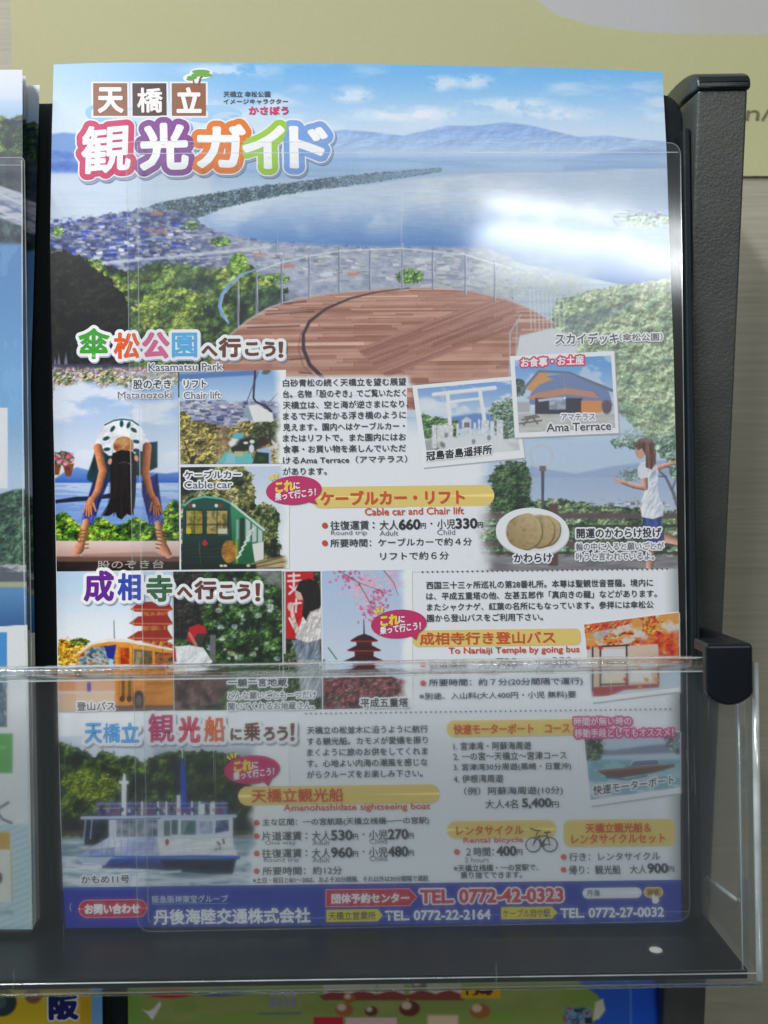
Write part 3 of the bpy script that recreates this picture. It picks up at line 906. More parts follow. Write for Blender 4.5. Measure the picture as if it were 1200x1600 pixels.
    c.leafy(c.rect(60, 574, 240, 640, 4), [(110, 120, 90), (160, 150, 150), (190, 150, 160), (120, 130, 160)], 9, 19)
    c.put(c.poly([(752, 392), (830, 404), (920, 424), (910, 476), (752, 470)], 50) * .85, c.tones(9, 6, 26, [(168, 178, 200), (206, 210, 222), (184, 198, 190), (222, 224, 230)]))
    # right hand hillside
    hs = [(868, 470), (930, 452), (1000, 440), (1100, 430), (1100, 690), (1020, 690), (960, 640), (900, 575), (850, 520)]
    c.leafy(c.soft(hs, 18, 1.2, 14, 20), [(112, 138, 112), (146, 168, 126), (172, 190, 140), (198, 210, 168)], 20, 21)
    c.put(c.soft(hs, 18, 1.2, 14, 20) * .34, (206, 216, 206))  # glare haze of the clear cover mixed into the print colour
    c.put(c.poly([(880, 500), (985, 470), (970, 490), (890, 530)], 8) * .5, (112, 128, 150))
    c.town([(950, 330), (1060, 326), (1060, 350), (950, 352)], [(210, 216, 226), (150, 170, 190), (236, 238, 240)], 40, 6, (5, 10))
    c.leafy(c.ell(1010, 345, 60, 12, .05, 10) * .6, [(120, 150, 130), (160, 186, 160)], 9, 22, 1.5)
    # the deck
    deck = [(344, 540), (362, 520), (388, 499), (420, 480), (460, 467), (520, 457), (600, 450), (680, 448.5), (740, 454), (790, 466), (832, 484), (868, 506), (850, 516), (812, 524), (806, 560), (800, 640), (330, 640), (330, 560)]
    dm = c.poly(deck, 2)
    pv = 26 * np.log1p(np.clip(Y - 430 + (X - 600) * .012, 0, 400) / 26.)
    c.planks(dm, X + 0 * Y, pv, 0.95, 130, (168, 112, 94), (216, 166, 146), 5)
    wed = [(558, 546), (640, 512), (720, 484), (780, 466), (806, 474), (806, 512), (720, 545), (604, 590)]
    ug = (X - 560) * .94 - (Y - 546) * .36; vg = (X - 560) * .36 + (Y - 546) * .94
    c.planks(c.poly(wed, 3) * .9, ug, vg, 3.2, 120, (150, 94, 82), (192, 138, 122), 8)
    c.put(dm * smooth01((X - 640) / 220) * .25 * smooth01((560 - Y) / 60), (222, 190, 190))
    c.put(dm * smooth01((Y - 585) / 25) * smooth01((X - 640) / 10) * .6, (134, 74, 66))
    c.put(c.line([(358, 524), (388, 500), (420, 481), (460, 468), (520, 458), (600, 451), (680, 449.5), (740, 455), (800, 470), (840, 488), (868, 506)], 3, 2) * .6, (214, 206, 214))
    c.put(c.line([(640, 450), (590, 456), (548, 466), (510, 482), (484, 502), (474, 522), (474, 545), (484, 570), (504, 590)], [1.5, 2, 3, 4, 5, 5, 5.5, 6, 6], 1.5), (64, 46, 62))
    c.put(c.line([(470, 520), (466, 545), (474, 572), (492, 590)], 1.6, 1.5) * .6, (110, 70, 70))
    for (a, b) in (((440, 475), (478, 471)), ((415, 491), (490, 487)), ((387, 512), (468, 509)), ((452, 562), (476, 560)), ((468, 582), (486, 583))):
        c.put(c.line([a, b], 2.4, 1.6) * .75, (80, 54, 64))
    # railing posts and rails of the deck
    for (x, ya, yb) in ((372, 440, 512), (401, 420, 490), (440, 405, 476), (483, 398, 464), (530, 388, 456), (578, 392, 452), (628, 380, 451), (676, 392, 452), (727, 398, 460), (773, 410, 470)):
        c.put(c.line([(x, ya), (x, yb)], 2.8, 1.4) * .95, (128, 134, 158))
        c.put(c.line([(x + 1.4, ya), (x + 1.4, yb)], 1.0, 1.0) * .8, (226, 230, 238))
    c.put(c.line([(628, 300), (626, 452)], 1.4, 1.6) * .4, (235, 240, 246))
    c.put(c.line([(401, 424), (440, 410), (483, 400), (530, 392), (628, 388), (727, 398), (800, 420)], 1.8, 1.4) * .85, (232, 236, 242))
    c.put(c.line([(401, 452), (440, 440), (483, 432), (530, 424), (628, 420), (727, 430), (800, 448)], 1.0, 1.3) * .5, (226, 230, 238))
    c.put(c.line([(357, 504), (347, 492), (343, 478), (347, 460), (358, 444), (376, 430), (404, 419)], [3.5, 5, 5.5, 5, 4.5, 3.5, 2], 1.5), (128, 170, 222))
    c.put(c.line([(355, 502), (345, 478), (349, 460), (378, 430)], 1.3, 1.2) * .8, (214, 228, 244))
    for i_ in range(9):
        c.put(c.line([(828 + i_ * 6.5, 452 + i_ * 2), (830 + i_ * 6.5, 515 + i_ * 3)], 1.5, 1.4) * .7, (232, 236, 244))
    c.put(c.poly([(812, 528), (862, 512), (905, 530), (900, 552), (806, 560)], 3), (226, 228, 234))
    c.put(c.line([(796, 596), (797, 520), (814, 492)], 2.4, 1.6) * .8, (196, 196, 214))
    c.put(c.line([(806, 560), (808, 500)], 1.6, 1.6) * .7, (214, 214, 226))

def paint_throw(c):
    """lower right: the ring on its pole, the railing and the thrower"""
    X, Y = c.X, c.Y
    c.put(smooth01((Y - 676) / 18) + 0 * X, c.ramp(680, 800, (196, 216, 242), (206, 216, 234)))
    c.put(c.poly([(735, 746), (800, 738), (830, 728), (860, 734), (900, 740), (960, 728), (1010, 722), (1080, 716), (1080, 748), (735, 748)], 4) * .85, (160, 180, 216))
    c.put(smooth01((Y - 745) / 4) * smooth01((800 - Y) / 8), c.ramp(745, 800, (176, 194, 226), (196, 206, 228)))
    c.town([(900, 782), (1070, 778), (1070, 796), (900, 796)], [(200, 206, 216), (150, 160, 170), (220, 222, 226)], 50, 7, (4, 8))
    c.leafy(c.soft([(735, 790), (820, 784), (870, 780), (930, 788), (1080, 800), (1080, 900), (735, 900)], 8, 1.5, 8, 31), [(54, 72, 60), (92, 116, 86), (126, 150, 110), (150, 160, 140)], 12, 32)
    c.put(c.rect(720, 868, 1080, 900, 6), c.tones(30, 4, 33, [(120, 116, 122), (164, 160, 164)]))
    for y, hgt, col in ((806, 9, (104, 84, 88)), (822, 4, (66, 60, 64)), (850, 8, (100, 80, 82)), (864, 4, (70, 62, 64))):
        c.put(c.rect(720, y - hgt / 2, 1080, y + hgt / 2, 2.5) * .92, col)
    c.put(c.rect(857, 788, 872, 884, 2), (104, 74, 76))
    # tree at the left, pines above right
    c.leafy(c.soft([(764, 745), (776, 728), (800, 718), (822, 724), (830, 748), (828, 776), (834, 792), (800, 800), (770, 800)], 6, 2.0, 8, 34), [(30, 48, 38), (58, 84, 56), (92, 120, 78)], 10, 35)
    pine = c.soft([(955, 690), (985, 668), (1020, 655), (1080, 640), (1080, 735), (1050, 745), (1040, 720), (1000, 705), (965, 700)], 16, 3.2, 13, 36)
    c.leafy(pine, [(96, 122, 112), (128, 152, 136), (160, 180, 166)], 9, 37)
    for pts, w in (([(1062, 800), (1052, 770), (1040, 745), (1018, 725)], [6, 5, 4, 2]), ([(1050, 765), (1062, 735), (1068, 700)], [3, 2.5, 2]), ([(1040, 745), (1005, 742), (975, 735)], [2.5, 2, 1])):
        c.put(c.line(pts, w, 1.6) * .8, (96, 100, 104))
    c.leafy(c.soft([(965, 742), (1000, 728), (1030, 738), (1010, 750), (975, 752)], 6, 2.6, 7, 38) * .7, [(110, 132, 120), (140, 160, 146)], 8, 39)
    # ring on a pole
    ring = c.ell(846, 713, 19, 19, 0, 1.5) - c.ell(846, 713, 16, 16, 0, 1.5)
    c.put(np.clip(ring, 0, 1) * .9, (206, 208, 208))
    c.put(c.line([(848, 732), (848, 792)], [5, 4], 1.4), (92, 88, 96))
    c.put(c.rect(843, 728, 853, 736, 2), (128, 110, 110))
    # the thrower: white top, dark blue shorts
    SK = (214, 164, 142)
    c.limb([(1015, 842), (1016, 866), (1014, 905)], [14, 12, 10], SK)
    c.limb([(1028, 838), (1046, 842), (1066, 848)], [17, 14, 11], SK)
    sm = c.poly([(1004, 804), (1014, 798), (1028, 800), (1036, 820), (1038, 844), (1024, 854), (1009, 848), (1004, 828)], 1.6)
    c.put(sm, (66, 82, 146)); c.folds(sm, .3, 6, 14, 4)
    c.limb([(1024, 732), (1040, 727), (1054, 723)], [9, 7, 5], SK, side=-1)
    c.put(c.ell(1056, 722, 5, 3, -.3, 1.5), SK)
    tm = c.poly([(996, 732), (1001, 723), (1012, 720), (1024, 724), (1029, 736), (1027, 756), (1029, 774), (1037, 790), (1036, 806), (1020, 811), (1003, 808), (1000, 790), (1006, 770), (1005, 748), (997, 746)], 1.6)
    c.put(tm, c.tones(14, 26, 40, [(206, 212, 228), (244, 246, 252)])); c.folds(tm, .2, 7, 16, 6, .4)
    c.limb([(1006, 738), (1008, 762), (990, 759), (972, 753)], [11, 9, 8, 6], SK)
    c.put(c.poly([(998, 728), (1010, 726), (1014, 746), (1000, 748)], 2), (232, 236, 246))
    c.put(c.ell(966, 752, 6, 3.4, .1, 1.5), (222, 176, 154)); c.put(c.line([(964, 750), (958, 748)], 2.2, 1.2), (222, 176, 154))
    c.put(c.ell(1001, 706, 8, 11, .1, 1.6), (214, 168, 150)); c.put(c.ell(994.5, 707, 2, 2.4, 0, 1.2), (206, 158, 140))
    hm = c.poly([(993, 697), (997, 687), (1010, 683), (1021, 690), (1025, 708), (1025, 724), (1018, 734), (1009, 730), (1009, 712), (1003, 700), (997, 704)], 1.6)
    c.put(hm, c.tones(2.2, 26, 41, [(72, 46, 44), (116, 80, 72), (150, 112, 100)]))
    # the picture fades into the paper on its left
    f = smooth01((775 - X + (fbm(X, Y, 30, 30, 42, 3) - .5) * 40) / 36)
    c.put(f, (248, 249, 254))

X, Y = page_grid(None, 618, 700, 380)
cv = Cv(X, Y); paint_view(cv)
# where the text column and the headings cut into it the print fades to paper
cv.put(cv.rect(438, 588, 640, 800, 8), (248, 249, 254))
cv.put(smooth01((Y - 596) / 12) * smooth01((X - 430) / 10) * smooth01((655 - X) / 10), (248, 249, 254))
cv.build('printed_bay_photograph', bro)
q = Cv.quad((636, 606), (edge_r(600), 601), (edge_r(889), 888), (636, 894), 0.8)
paint_view(q)
q.put(smooth01((q.Y - 640 - 0.0 * q.X) / 60) * smooth01((800 - q.X) / 60), (248, 249, 254))
sub = Cv(q.X, q.Y); sub.C = q.C.copy(); paint_throw(sub)
m_ = np.clip(smooth01((q.Y - 655) / 50) + smooth01((q.Y - 690) / 10), 0, 1)
q.put(m_, sub.C)
q.build('printed_lookout_photograph', bro, 0.00009)

# ---------------------------------------------------------------- bending figure seen from behind
c = Cv.quad((82.5, 582), (278, 580), (280, 890), (88.5, 893), 1.0)
X, Y = c.X, c.Y
c.C[:] = c.ramp(590, 725, (168, 196, 232), (222, 230, 244))
c.put(smooth01((fbm(X, Y, 80, 34, 1, 5) - .42) / .2) * .8 * smooth01((735 - Y) / 40), (238, 240, 248))
c.leafy(smooth01((606 - Y + (fbm(X, Y, 20, 20, 2, 3) - .5) * 34) / 14), [(120, 130, 118), (160, 168, 120), (200, 170, 160), (170, 170, 190)], 9, 3)
c.put(smooth01((600 - Y) / 20) * smooth01((X - 180) / 40) * .6, (206, 204, 214))
c.put(c.poly([(80, 752), (100, 738), (120, 730), (140, 735), (165, 745), (200, 748), (232, 738), (260, 740), (290, 736), (290, 764), (80, 756)], 3), c.ramp(730, 765, (120, 158, 216), (60, 104, 196)))
c.put(smooth01((Y - 753) / 3), c.ramp(752, 810, (196, 214, 240), (140, 172, 226)))
c.put((fbm(X, Y, 50, 4, 4, 3) > .56) * .4 * smooth01((Y - 755) / 4), (110, 146, 214))
c.put(c.poly([(80, 782), (120, 776), (150, 775), (176, 770), (176, 778), (130, 783), (80, 787)], 2), (34, 52, 84))
c.leafy(smooth01((Y - 812 - 6 * np.sin(X / 9.) + 14 * smooth01((X - 235) / 40) * 2 + 8 * smooth01((130 - X) / 30)) / 5), [(34, 60, 28), (70, 110, 36), (116, 150, 52), (150, 180, 70)], 11, 5)
c.put(smooth01((Y - 844) / 2), c.ramp(844, 870, (230, 208, 200), (206, 172, 162)))
c.put(smooth01((Y - 868) / 3), (120, 92, 84))
c.put(smooth01((Y - 876) / 3), c.tones(30, 8, 6, [(40, 32, 32), (74, 58, 54)]))
c.put(c.poly([(128, 866), (240, 862), (262, 870), (130, 872)], 3) * .5, (150, 118, 112))
# flower baskets
for (bx, by) in ((88, 720), (107, 722)):
    c.put(c.poly([(bx - 9, by + 4), (bx + 9, by + 2), (bx + 4, by + 22), (bx - 4, by + 22)], 2), c.tones(4, 4, 7, [(120, 66, 40), (166, 100, 62)]))
c.leafy(c.ell(98, 716, 18, 11, 0, 5), [(50, 90, 46), (96, 130, 70)], 6, 8, 1.5)
for i_ in range(14):
    c.put(c.ell(84 + (i_ * 7) % 31, 708 + (i_ * 5) % 18, 3.4, 2.8, 0, 1.5), [(222, 110, 160), (238, 160, 192), (206, 80, 140)][i_ % 3])
SK, SK2 = (204, 138, 100), (178, 112, 80)
JE, JE2 = (46, 58, 116), (86, 92, 168)
# skirt / tunic behind
c.put(c.poly([(150, 700), (246, 690), (246, 730), (216, 744), (200, 736), (172, 752), (150, 756), (136, 750), (136, 742), (144, 720)], 2.5), c.tones(12, 24, 9, [(16, 52, 62), (34, 84, 92)]))
# trousers
c.put(c.poly([(145, 752), (172, 748), (156, 786), (150, 806), (146, 820), (128, 818), (131, 796), (140, 770)], 2.5), JE)
c.put(c.poly([(222, 752), (246, 740), (252, 790), (256, 818), (234, 820), (228, 796), (222, 770)], 2.5), JE)
c.put(c.poly([(130, 804), (150, 806), (146, 818), (128, 816)], 1.5), JE2)
c.put(c.poly([(232, 806), (254, 804), (256, 817), (235, 820)], 1.5), JE2)
for jm in (c.poly([(145, 752), (172, 748), (156, 786), (150, 806), (146, 820), (128, 818), (131, 796), (140, 770)], 2.5), c.poly([(222, 752), (246, 740), (252, 790), (256, 818), (234, 820), (228, 796), (222, 770)], 2.5)):
    c.folds(jm, .3, 5, 18, 6, .2)
# shins and sandals
c.limb([(134, 816), (131, 834), (124, 858)], [11, 10, 14], (206, 150, 118)); c.limb([(247, 818), (250, 838), (258, 861)], [10, 9.5, 14], (206, 150, 118))
for y in (828, 833, 838, 844, 850, 856):
    c.put(c.line([(122, y + 2), (138, y)], 2.0, 1.0), (150, 104, 52)); c.put(c.line([(244, y), (260, y + 3)], 2.0, 1.0), (150, 104, 52))
c.put(c.line([(127, 826), (124, 862)], 1.6, 1.0), (170, 124, 66)); c.put(c.line([(251, 826), (256, 862)], 1.6, 1.0), (170, 124, 66))
c.limb([(124, 856), (120, 864)], [14, 12], (202, 140, 116)); c.limb([(257, 858), (263, 867)], [14, 11], (202, 140, 116))
for dx in (-4, -1, 2, 5): c.put(c.ell(120 + dx, 867, 1.5, 1.6, 0, 1), (214, 158, 138)); c.put(c.ell(263 + dx, 869, 1.5, 1.5, 0, 1), (214, 158, 138))
# shirt: rounded back over the top, sleeves
c.put(c.poly([(146, 700), (154, 678), (164, 662), (176, 656), (192, 654), (208, 657), (220, 668), (230, 684), (236, 697), (226, 706), (216, 704), (208, 712), (170, 712), (160, 704)], 2.2), c.tones(18, 18, 10, [(222, 226, 234), (250, 250, 252)]))
c.put(c.line([(164, 664), (178, 657), (192, 655), (206, 657), (216, 664)], 2.2, 1.4), (44, 92, 98))
for (x, y, r) in ((176, 670, .6), (166, 685, 1.2), (167, 702, 1.4), (190, 662, 0), (201, 664, .4), (209, 672, -1.0), (213, 690, -1.4), (213, 704, -1.5)):
    c.put(c.ell(x, y, 5.5, 3.0, r + 1.6, 1.5), (40, 84, 92))
c.put(c.ell(193, 696, 16, 14, 0, 2), c.tones(10, 10, 11, [(150, 98, 66), (206, 150, 106)]))
c.put(c.ell(193, 690, 10, 6, 0, 5) * .6, (222, 176, 128))
# head and long black hair hanging down
c.put(c.poly([(176, 708), (190, 703), (208, 706), (214, 716), (213, 740), (212, 770), (210, 792), (206, 806), (198, 803), (190, 812), (183, 808), (180, 800), (170, 806), (160, 806), (168, 794), (172, 776), (173, 750), (172, 726)], 2.2), c.tones(5, 30, 12, [(10, 8, 12), (26, 20, 24), (48, 36, 36)]))
for (x0, x1) in ((176, 158), (180, 166), (184, 178), (205, 209)):
    c.put(c.line([(x0, 780), (x1, 806)], [3, .6], 1.2), (14, 12, 16))
c.put(c.ell(172, 721, 3.2, 5, .3, 1.5), (226, 160, 140)); c.put(c.ell(213, 716, 3.2, 5, -.3, 1.5), (222, 156, 136))
c.put(c.line([(186, 724), (196, 722), (206, 726)], 1.6, 1.4) * .7, (150, 140, 148))
c.folds(c.poly([(146, 700), (154, 678), (164, 662), (176, 656), (192, 654), (208, 657), (220, 668), (230, 684), (236, 697), (226, 706), (216, 704), (208, 712), (170, 712), (160, 704)], 2.2), .12, 9, 14, 9, .5)
for k_ in range(26):   # strands of hair
    x0 = 175 + (k_ * 37) % 36; c.put(c.line([(x0, 718 + k_ % 7), (x0 - 3 + (k_ % 5) - 4 * (x0 < 185), 790 + (k_ * 5) % 18)], [.8, .5], .9) * .6, (70, 52, 48) if k_ % 3 else (6, 5, 8))
# arms and hands on the shins
c.limb([(153, 700), (161, 736), (153, 766), (143, 783)], [14, 13, 11, 8], SK); c.limb([(230, 698), (227, 738), (234, 768), (242, 783)], [14, 13, 11, 8], SK2, side=-1)
c.limb([(143, 781), (139, 792)], [11, 14], SK); c.limb([(242, 781), (245, 792)], [11, 14], SK2, side=-1)
for dx, dl in ((-7, 8), (-3, 12), (1, 13), (5, 11)):
    c.limb([(139 + dx * .7, 791), (138 + dx, 793 + dl)], [4.0, 2.6], SK, 1.0); c.limb([(245 - dx * .7, 791), (246 - dx, 793 + dl)], [4.0, 2.6], SK2, 1.0)
c.limb([(146, 786), (150, 798)], [4, 3], SK, 1.0); c.limb([(238, 786), (235, 798)], [4, 3], SK2, 1.0)
c.build('printed_bending_photograph', bro, 0.00012, punch=1.16)
t = Pr(); t.text('股のぞき台', (152, 876, 256, 889), (176, 170, 160), 0.2); t.build('printed_stone_lettering', bro)

# ---------------------------------------------------------------- chair lift
c = Cv.quad((280, 580), (447, 578), (447, 724), (282, 725), 1.0)
X, Y = c.X, c.Y
c.C[:] = c.ramp(580, 640, (150, 184, 226), (206, 222, 240))
c.put(c.poly([(270, 585), (330, 582), (400, 578), (400, 586), (330, 590), (270, 597)], 3), (104, 136, 190))
c.put(smooth01((Y - 625) / 5), c.tones(14, 8, 1, [(136, 140, 176), (176, 178, 204), (206, 206, 222)]))
c.town([(278, 624), (440, 628), (440, 665), (278, 662)], [(220, 220, 230), (150, 154, 190), (110, 116, 160), (196, 190, 204)], 130, 8, (5, 12))
c.leafy(c.soft([(270, 640), (290, 646), (310, 660), (340, 664), (356, 668), (390, 655), (450, 656), (450, 740), (270, 740)], 7, 1.8, 8, 2), [(84, 76, 54), (126, 112, 70), (150, 140, 80), (176, 160, 96), (140, 124, 104)], 11, 3)
c.put(c.poly([(344, 668), (356, 664), (362, 690), (348, 724), (336, 724)], 5) * .55, (176, 150, 130))
c.leafy(c.ell(420, 676, 32, 18, 0, 10) * .8, [(58, 66, 52), (96, 106, 72)], 7, 4, 1.5)
c.put(c.line([(288, 690), (300, 725)], 2, 1.5) * .7, (50, 40, 36)); c.put(c.line([(305, 712), (298, 728)], 4, 2) * .7, (44, 36, 34))
c.put(c.poly([(352, 706), (392, 708), (398, 726), (338, 726)], 2), (116, 196, 196))
c.put(c.poly([(356, 708), (366, 708), (368, 726), (350, 726)], 2) * .6, (180, 206, 226))
c.put(c.ell(372, 682, 9, 6, 0, 2), (116, 186, 200)); c.put(c.ell(366, 692, 9, 6, -.3, 2), (232, 232, 230)); c.put(c.ell(388, 694, 18, 10, 0, 4), (46, 56, 56))
c.put(c.ell(372, 702, 10, 7, 0, 3), (50, 54, 50)); c.put(c.rect(366, 705, 380, 713, 2), (196, 196, 140))
c.put(c.ell(394, 690, 4, 3, 0, 1.5), (228, 230, 228)); c.put(c.ell(384, 692, 4, 2, 0, 1.5), (228, 230, 228)); c.put(c.ell(393, 701, 4, 7, 0, 2), (222, 226, 230))
c.put(c.poly([(398, 712), (404, 702), (420, 698), (424, 706), (424, 725), (394, 725)], 2), (176, 196, 226))
c.put(c.line([(422, 700), (432, 698), (424, 688)], [5, 5, 3], 2), (214, 206, 214))
c.put(c.poly([(400, 706), (420, 708), (420, 726), (394, 726)], 2), (34, 64, 54)); c.put(c.ell(408, 716, 5, 4, 0, 2), (40, 96, 50))
c.put(c.ell(411, 689, 8, 7, 0, 2), (70, 52, 48))
c.put(c.rect(420, 664, 424, 690, 1.5), (70, 68, 70))
c.put(c.poly([(384, 634), (402, 632), (426, 646), (428, 658), (392, 660)], 2), (238, 234, 232))
c.put(c.poly([(380, 638), (388, 634), (396, 658), (388, 656)], 2), (150, 176, 190))
c.put(c.line([(399, 578), (397, 604), (396, 622), (400, 628), (416, 635), (423, 642)], [3.5, 3.2, 3, 3, 3, 4], 1.3), (66, 64, 84))
c.put(c.line([(404, 580), (384, 632)], 1.3, 1.3), (90, 92, 110)); c.put(c.line([(434, 614), (418, 632)], 1.3, 1.3), (120, 124, 136))
c.put(c.ell(416, 581, 7, 4, -.3, 2), (100, 116, 116))
f = smooth01((X - 424 + (fbm(X, Y, 22, 22, 6, 3) - .5) * 10) / 16); c.put(f, (248, 249, 254))
c.build('printed_chair_lift_photograph', bro, 0.00012, punch=1.16)

# ---------------------------------------------------------------- cable car
c = Cv.quad((282, 730), (452, 728), (452, 888), (283, 890), 1.0)
X, Y = c.X, c.Y
c.C[:] = c.ramp(728, 800, (206, 218, 236), (226, 230, 238))
c.leafy(c.soft([(270, 720), (380, 720), (392, 740), (398, 762), (402, 790), (420, 800), (434, 830), (440, 900), (270, 900)], 9, 2.4, 11, 1), [(34, 44, 34), (66, 74, 50), (110, 114, 66), (150, 144, 92), (176, 168, 128)], 13, 2)
c.leafy(c.soft([(270, 720), (320, 720), (300, 770), (270, 790)], 14), [(26, 40, 36), (50, 66, 52)], 9, 3)
c.leafy(c.ell(415, 812, 22, 26, 0, 8), [(46, 60, 38), (96, 112, 66), (150, 150, 96)], 9, 4, 2)
c.put(c.poly([(400, 878), (452, 866), (452, 900), (380, 900)], 3), c.tones(24, 4, 5, [(150, 128, 86), (200, 184, 140)]))
for k_ in range(3):
    c.put(c.line([(398, 882 + 5 * k_), (452, 867 + 9 * k_)], 1.6, 1.3), (110, 92, 66))
# car body: front and long side
c.put(c.poly([(286, 790), (296, 780), (318, 775), (345, 777), (362, 788), (366, 812), (364, 884), (284, 888)], 2), c.ramp(776, 884, (36, 92, 80), (20, 52, 50)))
c.put(c.poly([(360, 784), (412, 826), (412, 872), (394, 880), (364, 884)], 2), c.ramp(790, 880, (70, 150, 110), (30, 108, 70)))
c.put(c.line([(288, 790), (300, 780), (320, 776), (346, 779), (362, 787), (412, 828)], [3, 3, 3, 3, 3, 4], 1.5), (120, 190, 176))
c.put(c.line([(362, 787), (413, 828)], 3, 1.5), (216, 220, 216))
c.put(c.line([(310, 774), (313, 768), (322, 776)], 2, 1.3), (176, 180, 170))
c.put(c.rect(290, 797, 317, 835, 2), c.tones(9, 9, 6, [(120, 112, 44), (176, 160, 70), (104, 96, 50)]))
c.put(c.rect(322, 797, 356, 835, 2), c.tones(9, 9, 7, [(130, 120, 70), (190, 172, 104), (110, 104, 66)]))
c.put(c.rect(288, 818, 358, 821, 1.3) * .6, (60, 60, 44)); c.put(c.rect(341, 826, 357, 836, 2), (206, 206, 186)); c.put(c.ell(294, 830, 5, 6, 0, 2), (206, 190, 70))
for xx in (303.5, 339): c.put(c.rect(xx - .8, 797, xx + .8, 835, 1) * .7, (44, 60, 50))
for (x0, x1) in ((290, 317), (322, 356)): c.put(c.line([(x0, 797), (x1, 797), (x1, 835), (x0, 835), (x0, 797)], 1.6, 1), (20, 44, 40)); c.put(c.poly([(x0 + 4, 799), (x0 + 10, 799), (x0 + 4, 820), (x0 + 1, 820)], 2) * .35, (230, 226, 190))
for yy in (858, 864, 870): c.put(c.rect(300, yy - .6, 344, yy + .6, 1) * .35, (120, 110, 60))
c.folds(c.poly([(286, 838), (364, 838), (364, 884), (284, 888)], 2), .2, 30, 6, 4)
for x, k_ in ((297, (170, 50, 50)), (303, (228, 226, 214)), (338, (228, 226, 214)), (345, (170, 50, 50))):
    c.put(c.ell(x, 790, 2.8, 2.8, 0, 1.3), k_)
c.put(c.poly([(320, 842), (325, 849), (320, 854), (315, 849)], 1.5), (200, 40, 44))
c.put(c.ell(358, 862, 12, 18, 0, 2), c.tones(5, 5, 8, [(150, 104, 40), (206, 156, 70)])); c.put(c.rect(368, 840, 372, 880, 3) * .7, (206, 190, 80))
c.put(c.rect(375, 809, 382, 862, 1.5), (28, 72, 56)); c.put(c.rect(369, 812, 373, 842, 1.5), (150, 176, 170))
for x0, x1 in ((384, 391), (394, 401), (403, 410)):
    c.put(c.poly([(x0, 810 + (x0 - 384) * .8), (x1, 815 + (x1 - 391) * .8), (x1, 846), (x0, 848)], 1.5), (196, 204, 204))
c.put(c.poly([(394, 850), (412, 846), (412, 874), (398, 878)], 2), (230, 228, 222))
for k_ in range(6):
    c.put(c.line([(370 + k_ * 4, 872 - k_ * 8), (376 + k_ * 4, 866 - k_ * 8)], 3, 1.3), (222, 230, 222))
c.put(c.rect(284, 882, 400, 890, 3), (32, 34, 36))
for x in (346, 352, 388): c.put(c.ell(x, 884, 3, 2, 0, 1.3), (220, 214, 190))
f = smooth01((X - 436 + (fbm(X, Y, 22, 22, 9, 3) - .5) * 14) / 16); c.put(f, (248, 249, 254))
c.build('printed_cable_car_photograph', bro, 0.00012, punch=1.16)

# ---------------------------------------------------------------- tilted snapshots
def snapshot(name, outer, inner, painter, h=0.00014, border=(250, 250, 253)):
    fr = Pr()
    o = [np.array(p, float) for p in outer]
    fr.shape([p + np.array([1.6, 2.0]) for p in o], (188, 190, 200), h - 0.00002)
    fr.shape(o, border, h)
    s = fr.build(name, bro)
    cc = Cv.quad(*inner, 1.0); painter(cc); cc.build('picture', s, h + 0.00003)
    return s

def p_torii(c):
    X, Y = c.X, c.Y
    c.C[:] = c.ramp(595, 660, (132, 172, 230), (206, 222, 242))
    c.put(smooth01((fbm(X, Y, 34, 16, 1, 4) - .5) / .15) * smooth01((660 - Y) / 20) * .8, (236, 240, 248))
    c.put(c.ell(668, 630, 17, 9, .1, 6) * .8, (240, 242, 248))
    c.put(c.poly([(700, 652), (740, 646), (780, 646), (780, 670), (700, 670)], 4), (112, 148, 206))
    c.leafy(c.soft([(640, 640), (670, 650), (700, 655), (716, 660), (716, 690), (640, 690)], 4, 1.5, 6, 2), [(62, 92, 66), (100, 132, 84), (136, 160, 110)], 8, 3)
    c.leafy(c.soft([(762, 640), (780, 626), (800, 622), (818, 628), (818, 690), (775, 690), (770, 660)], 5, 2, 7, 4), [(80, 104, 92), (118, 142, 122), (146, 166, 146)], 8, 5)
    c.put(smooth01((Y - 684) / 3), c.tones(20, 6, 6, [(206, 208, 212), (232, 232, 236)]))
    c.put(c.poly([(655, 690), (680, 686), (690, 704), (660, 712)], 4) * .7, (150, 156, 146))
    W, G = (244, 244, 248), (206, 210, 222)
    c.put(c.line([(678, 616.5), (773, 606)], 6.5, 1.3), W); c.put(c.line([(678, 619), (773, 609)], 1.6, 1.2), G)
    c.put(c.line([(702, 628), (750, 622.5)], 4, 1.3), W)
    c.put(c.line([(699.5, 617), (703, 662)], 6, 1.3), W); c.put(c.line([(750, 612), (757, 656)], 6, 1.3), W)
    for (x0, x1, y0, y1) in ((675, 682, 664, 700), (683, 708, 664, 688), (713, 717, 662, 682), (722, 736, 656, 682), (740, 744, 660, 680), (747, 750, 655, 684), (752, 764, 656, 682), (766, 772, 658, 682), (776, 786, 656, 686)):
        c.put(c.rect(x0, y0, x1, y1, 1.6), c.tones(4, 4, 7, [(204, 208, 214), (246, 246, 248)]))
    c.put(c.rect(725, 660, 734, 668, 1.5), (120, 126, 136)); c.put(c.poly([(720, 658), (729, 651), (738, 657)], 1.5), (214, 216, 222))
    c.put(c.poly([(690, 684), (780, 680), (806, 706), (700, 716)], 4), (230, 231, 236))
    for (x, y) in ((697, 680), (690, 694), (693, 696), (764, 684), (740, 690), (684, 704)): c.put(c.ell(x, y, 3, 4, 0, 2) * .7, (110, 114, 116))
snapshot('printed_torii_snapshot', [(644, 602.5), (803, 588), (820, 715), (661, 731)], [(652, 607.5), (800, 594), (812, 703), (668, 716)], p_torii)

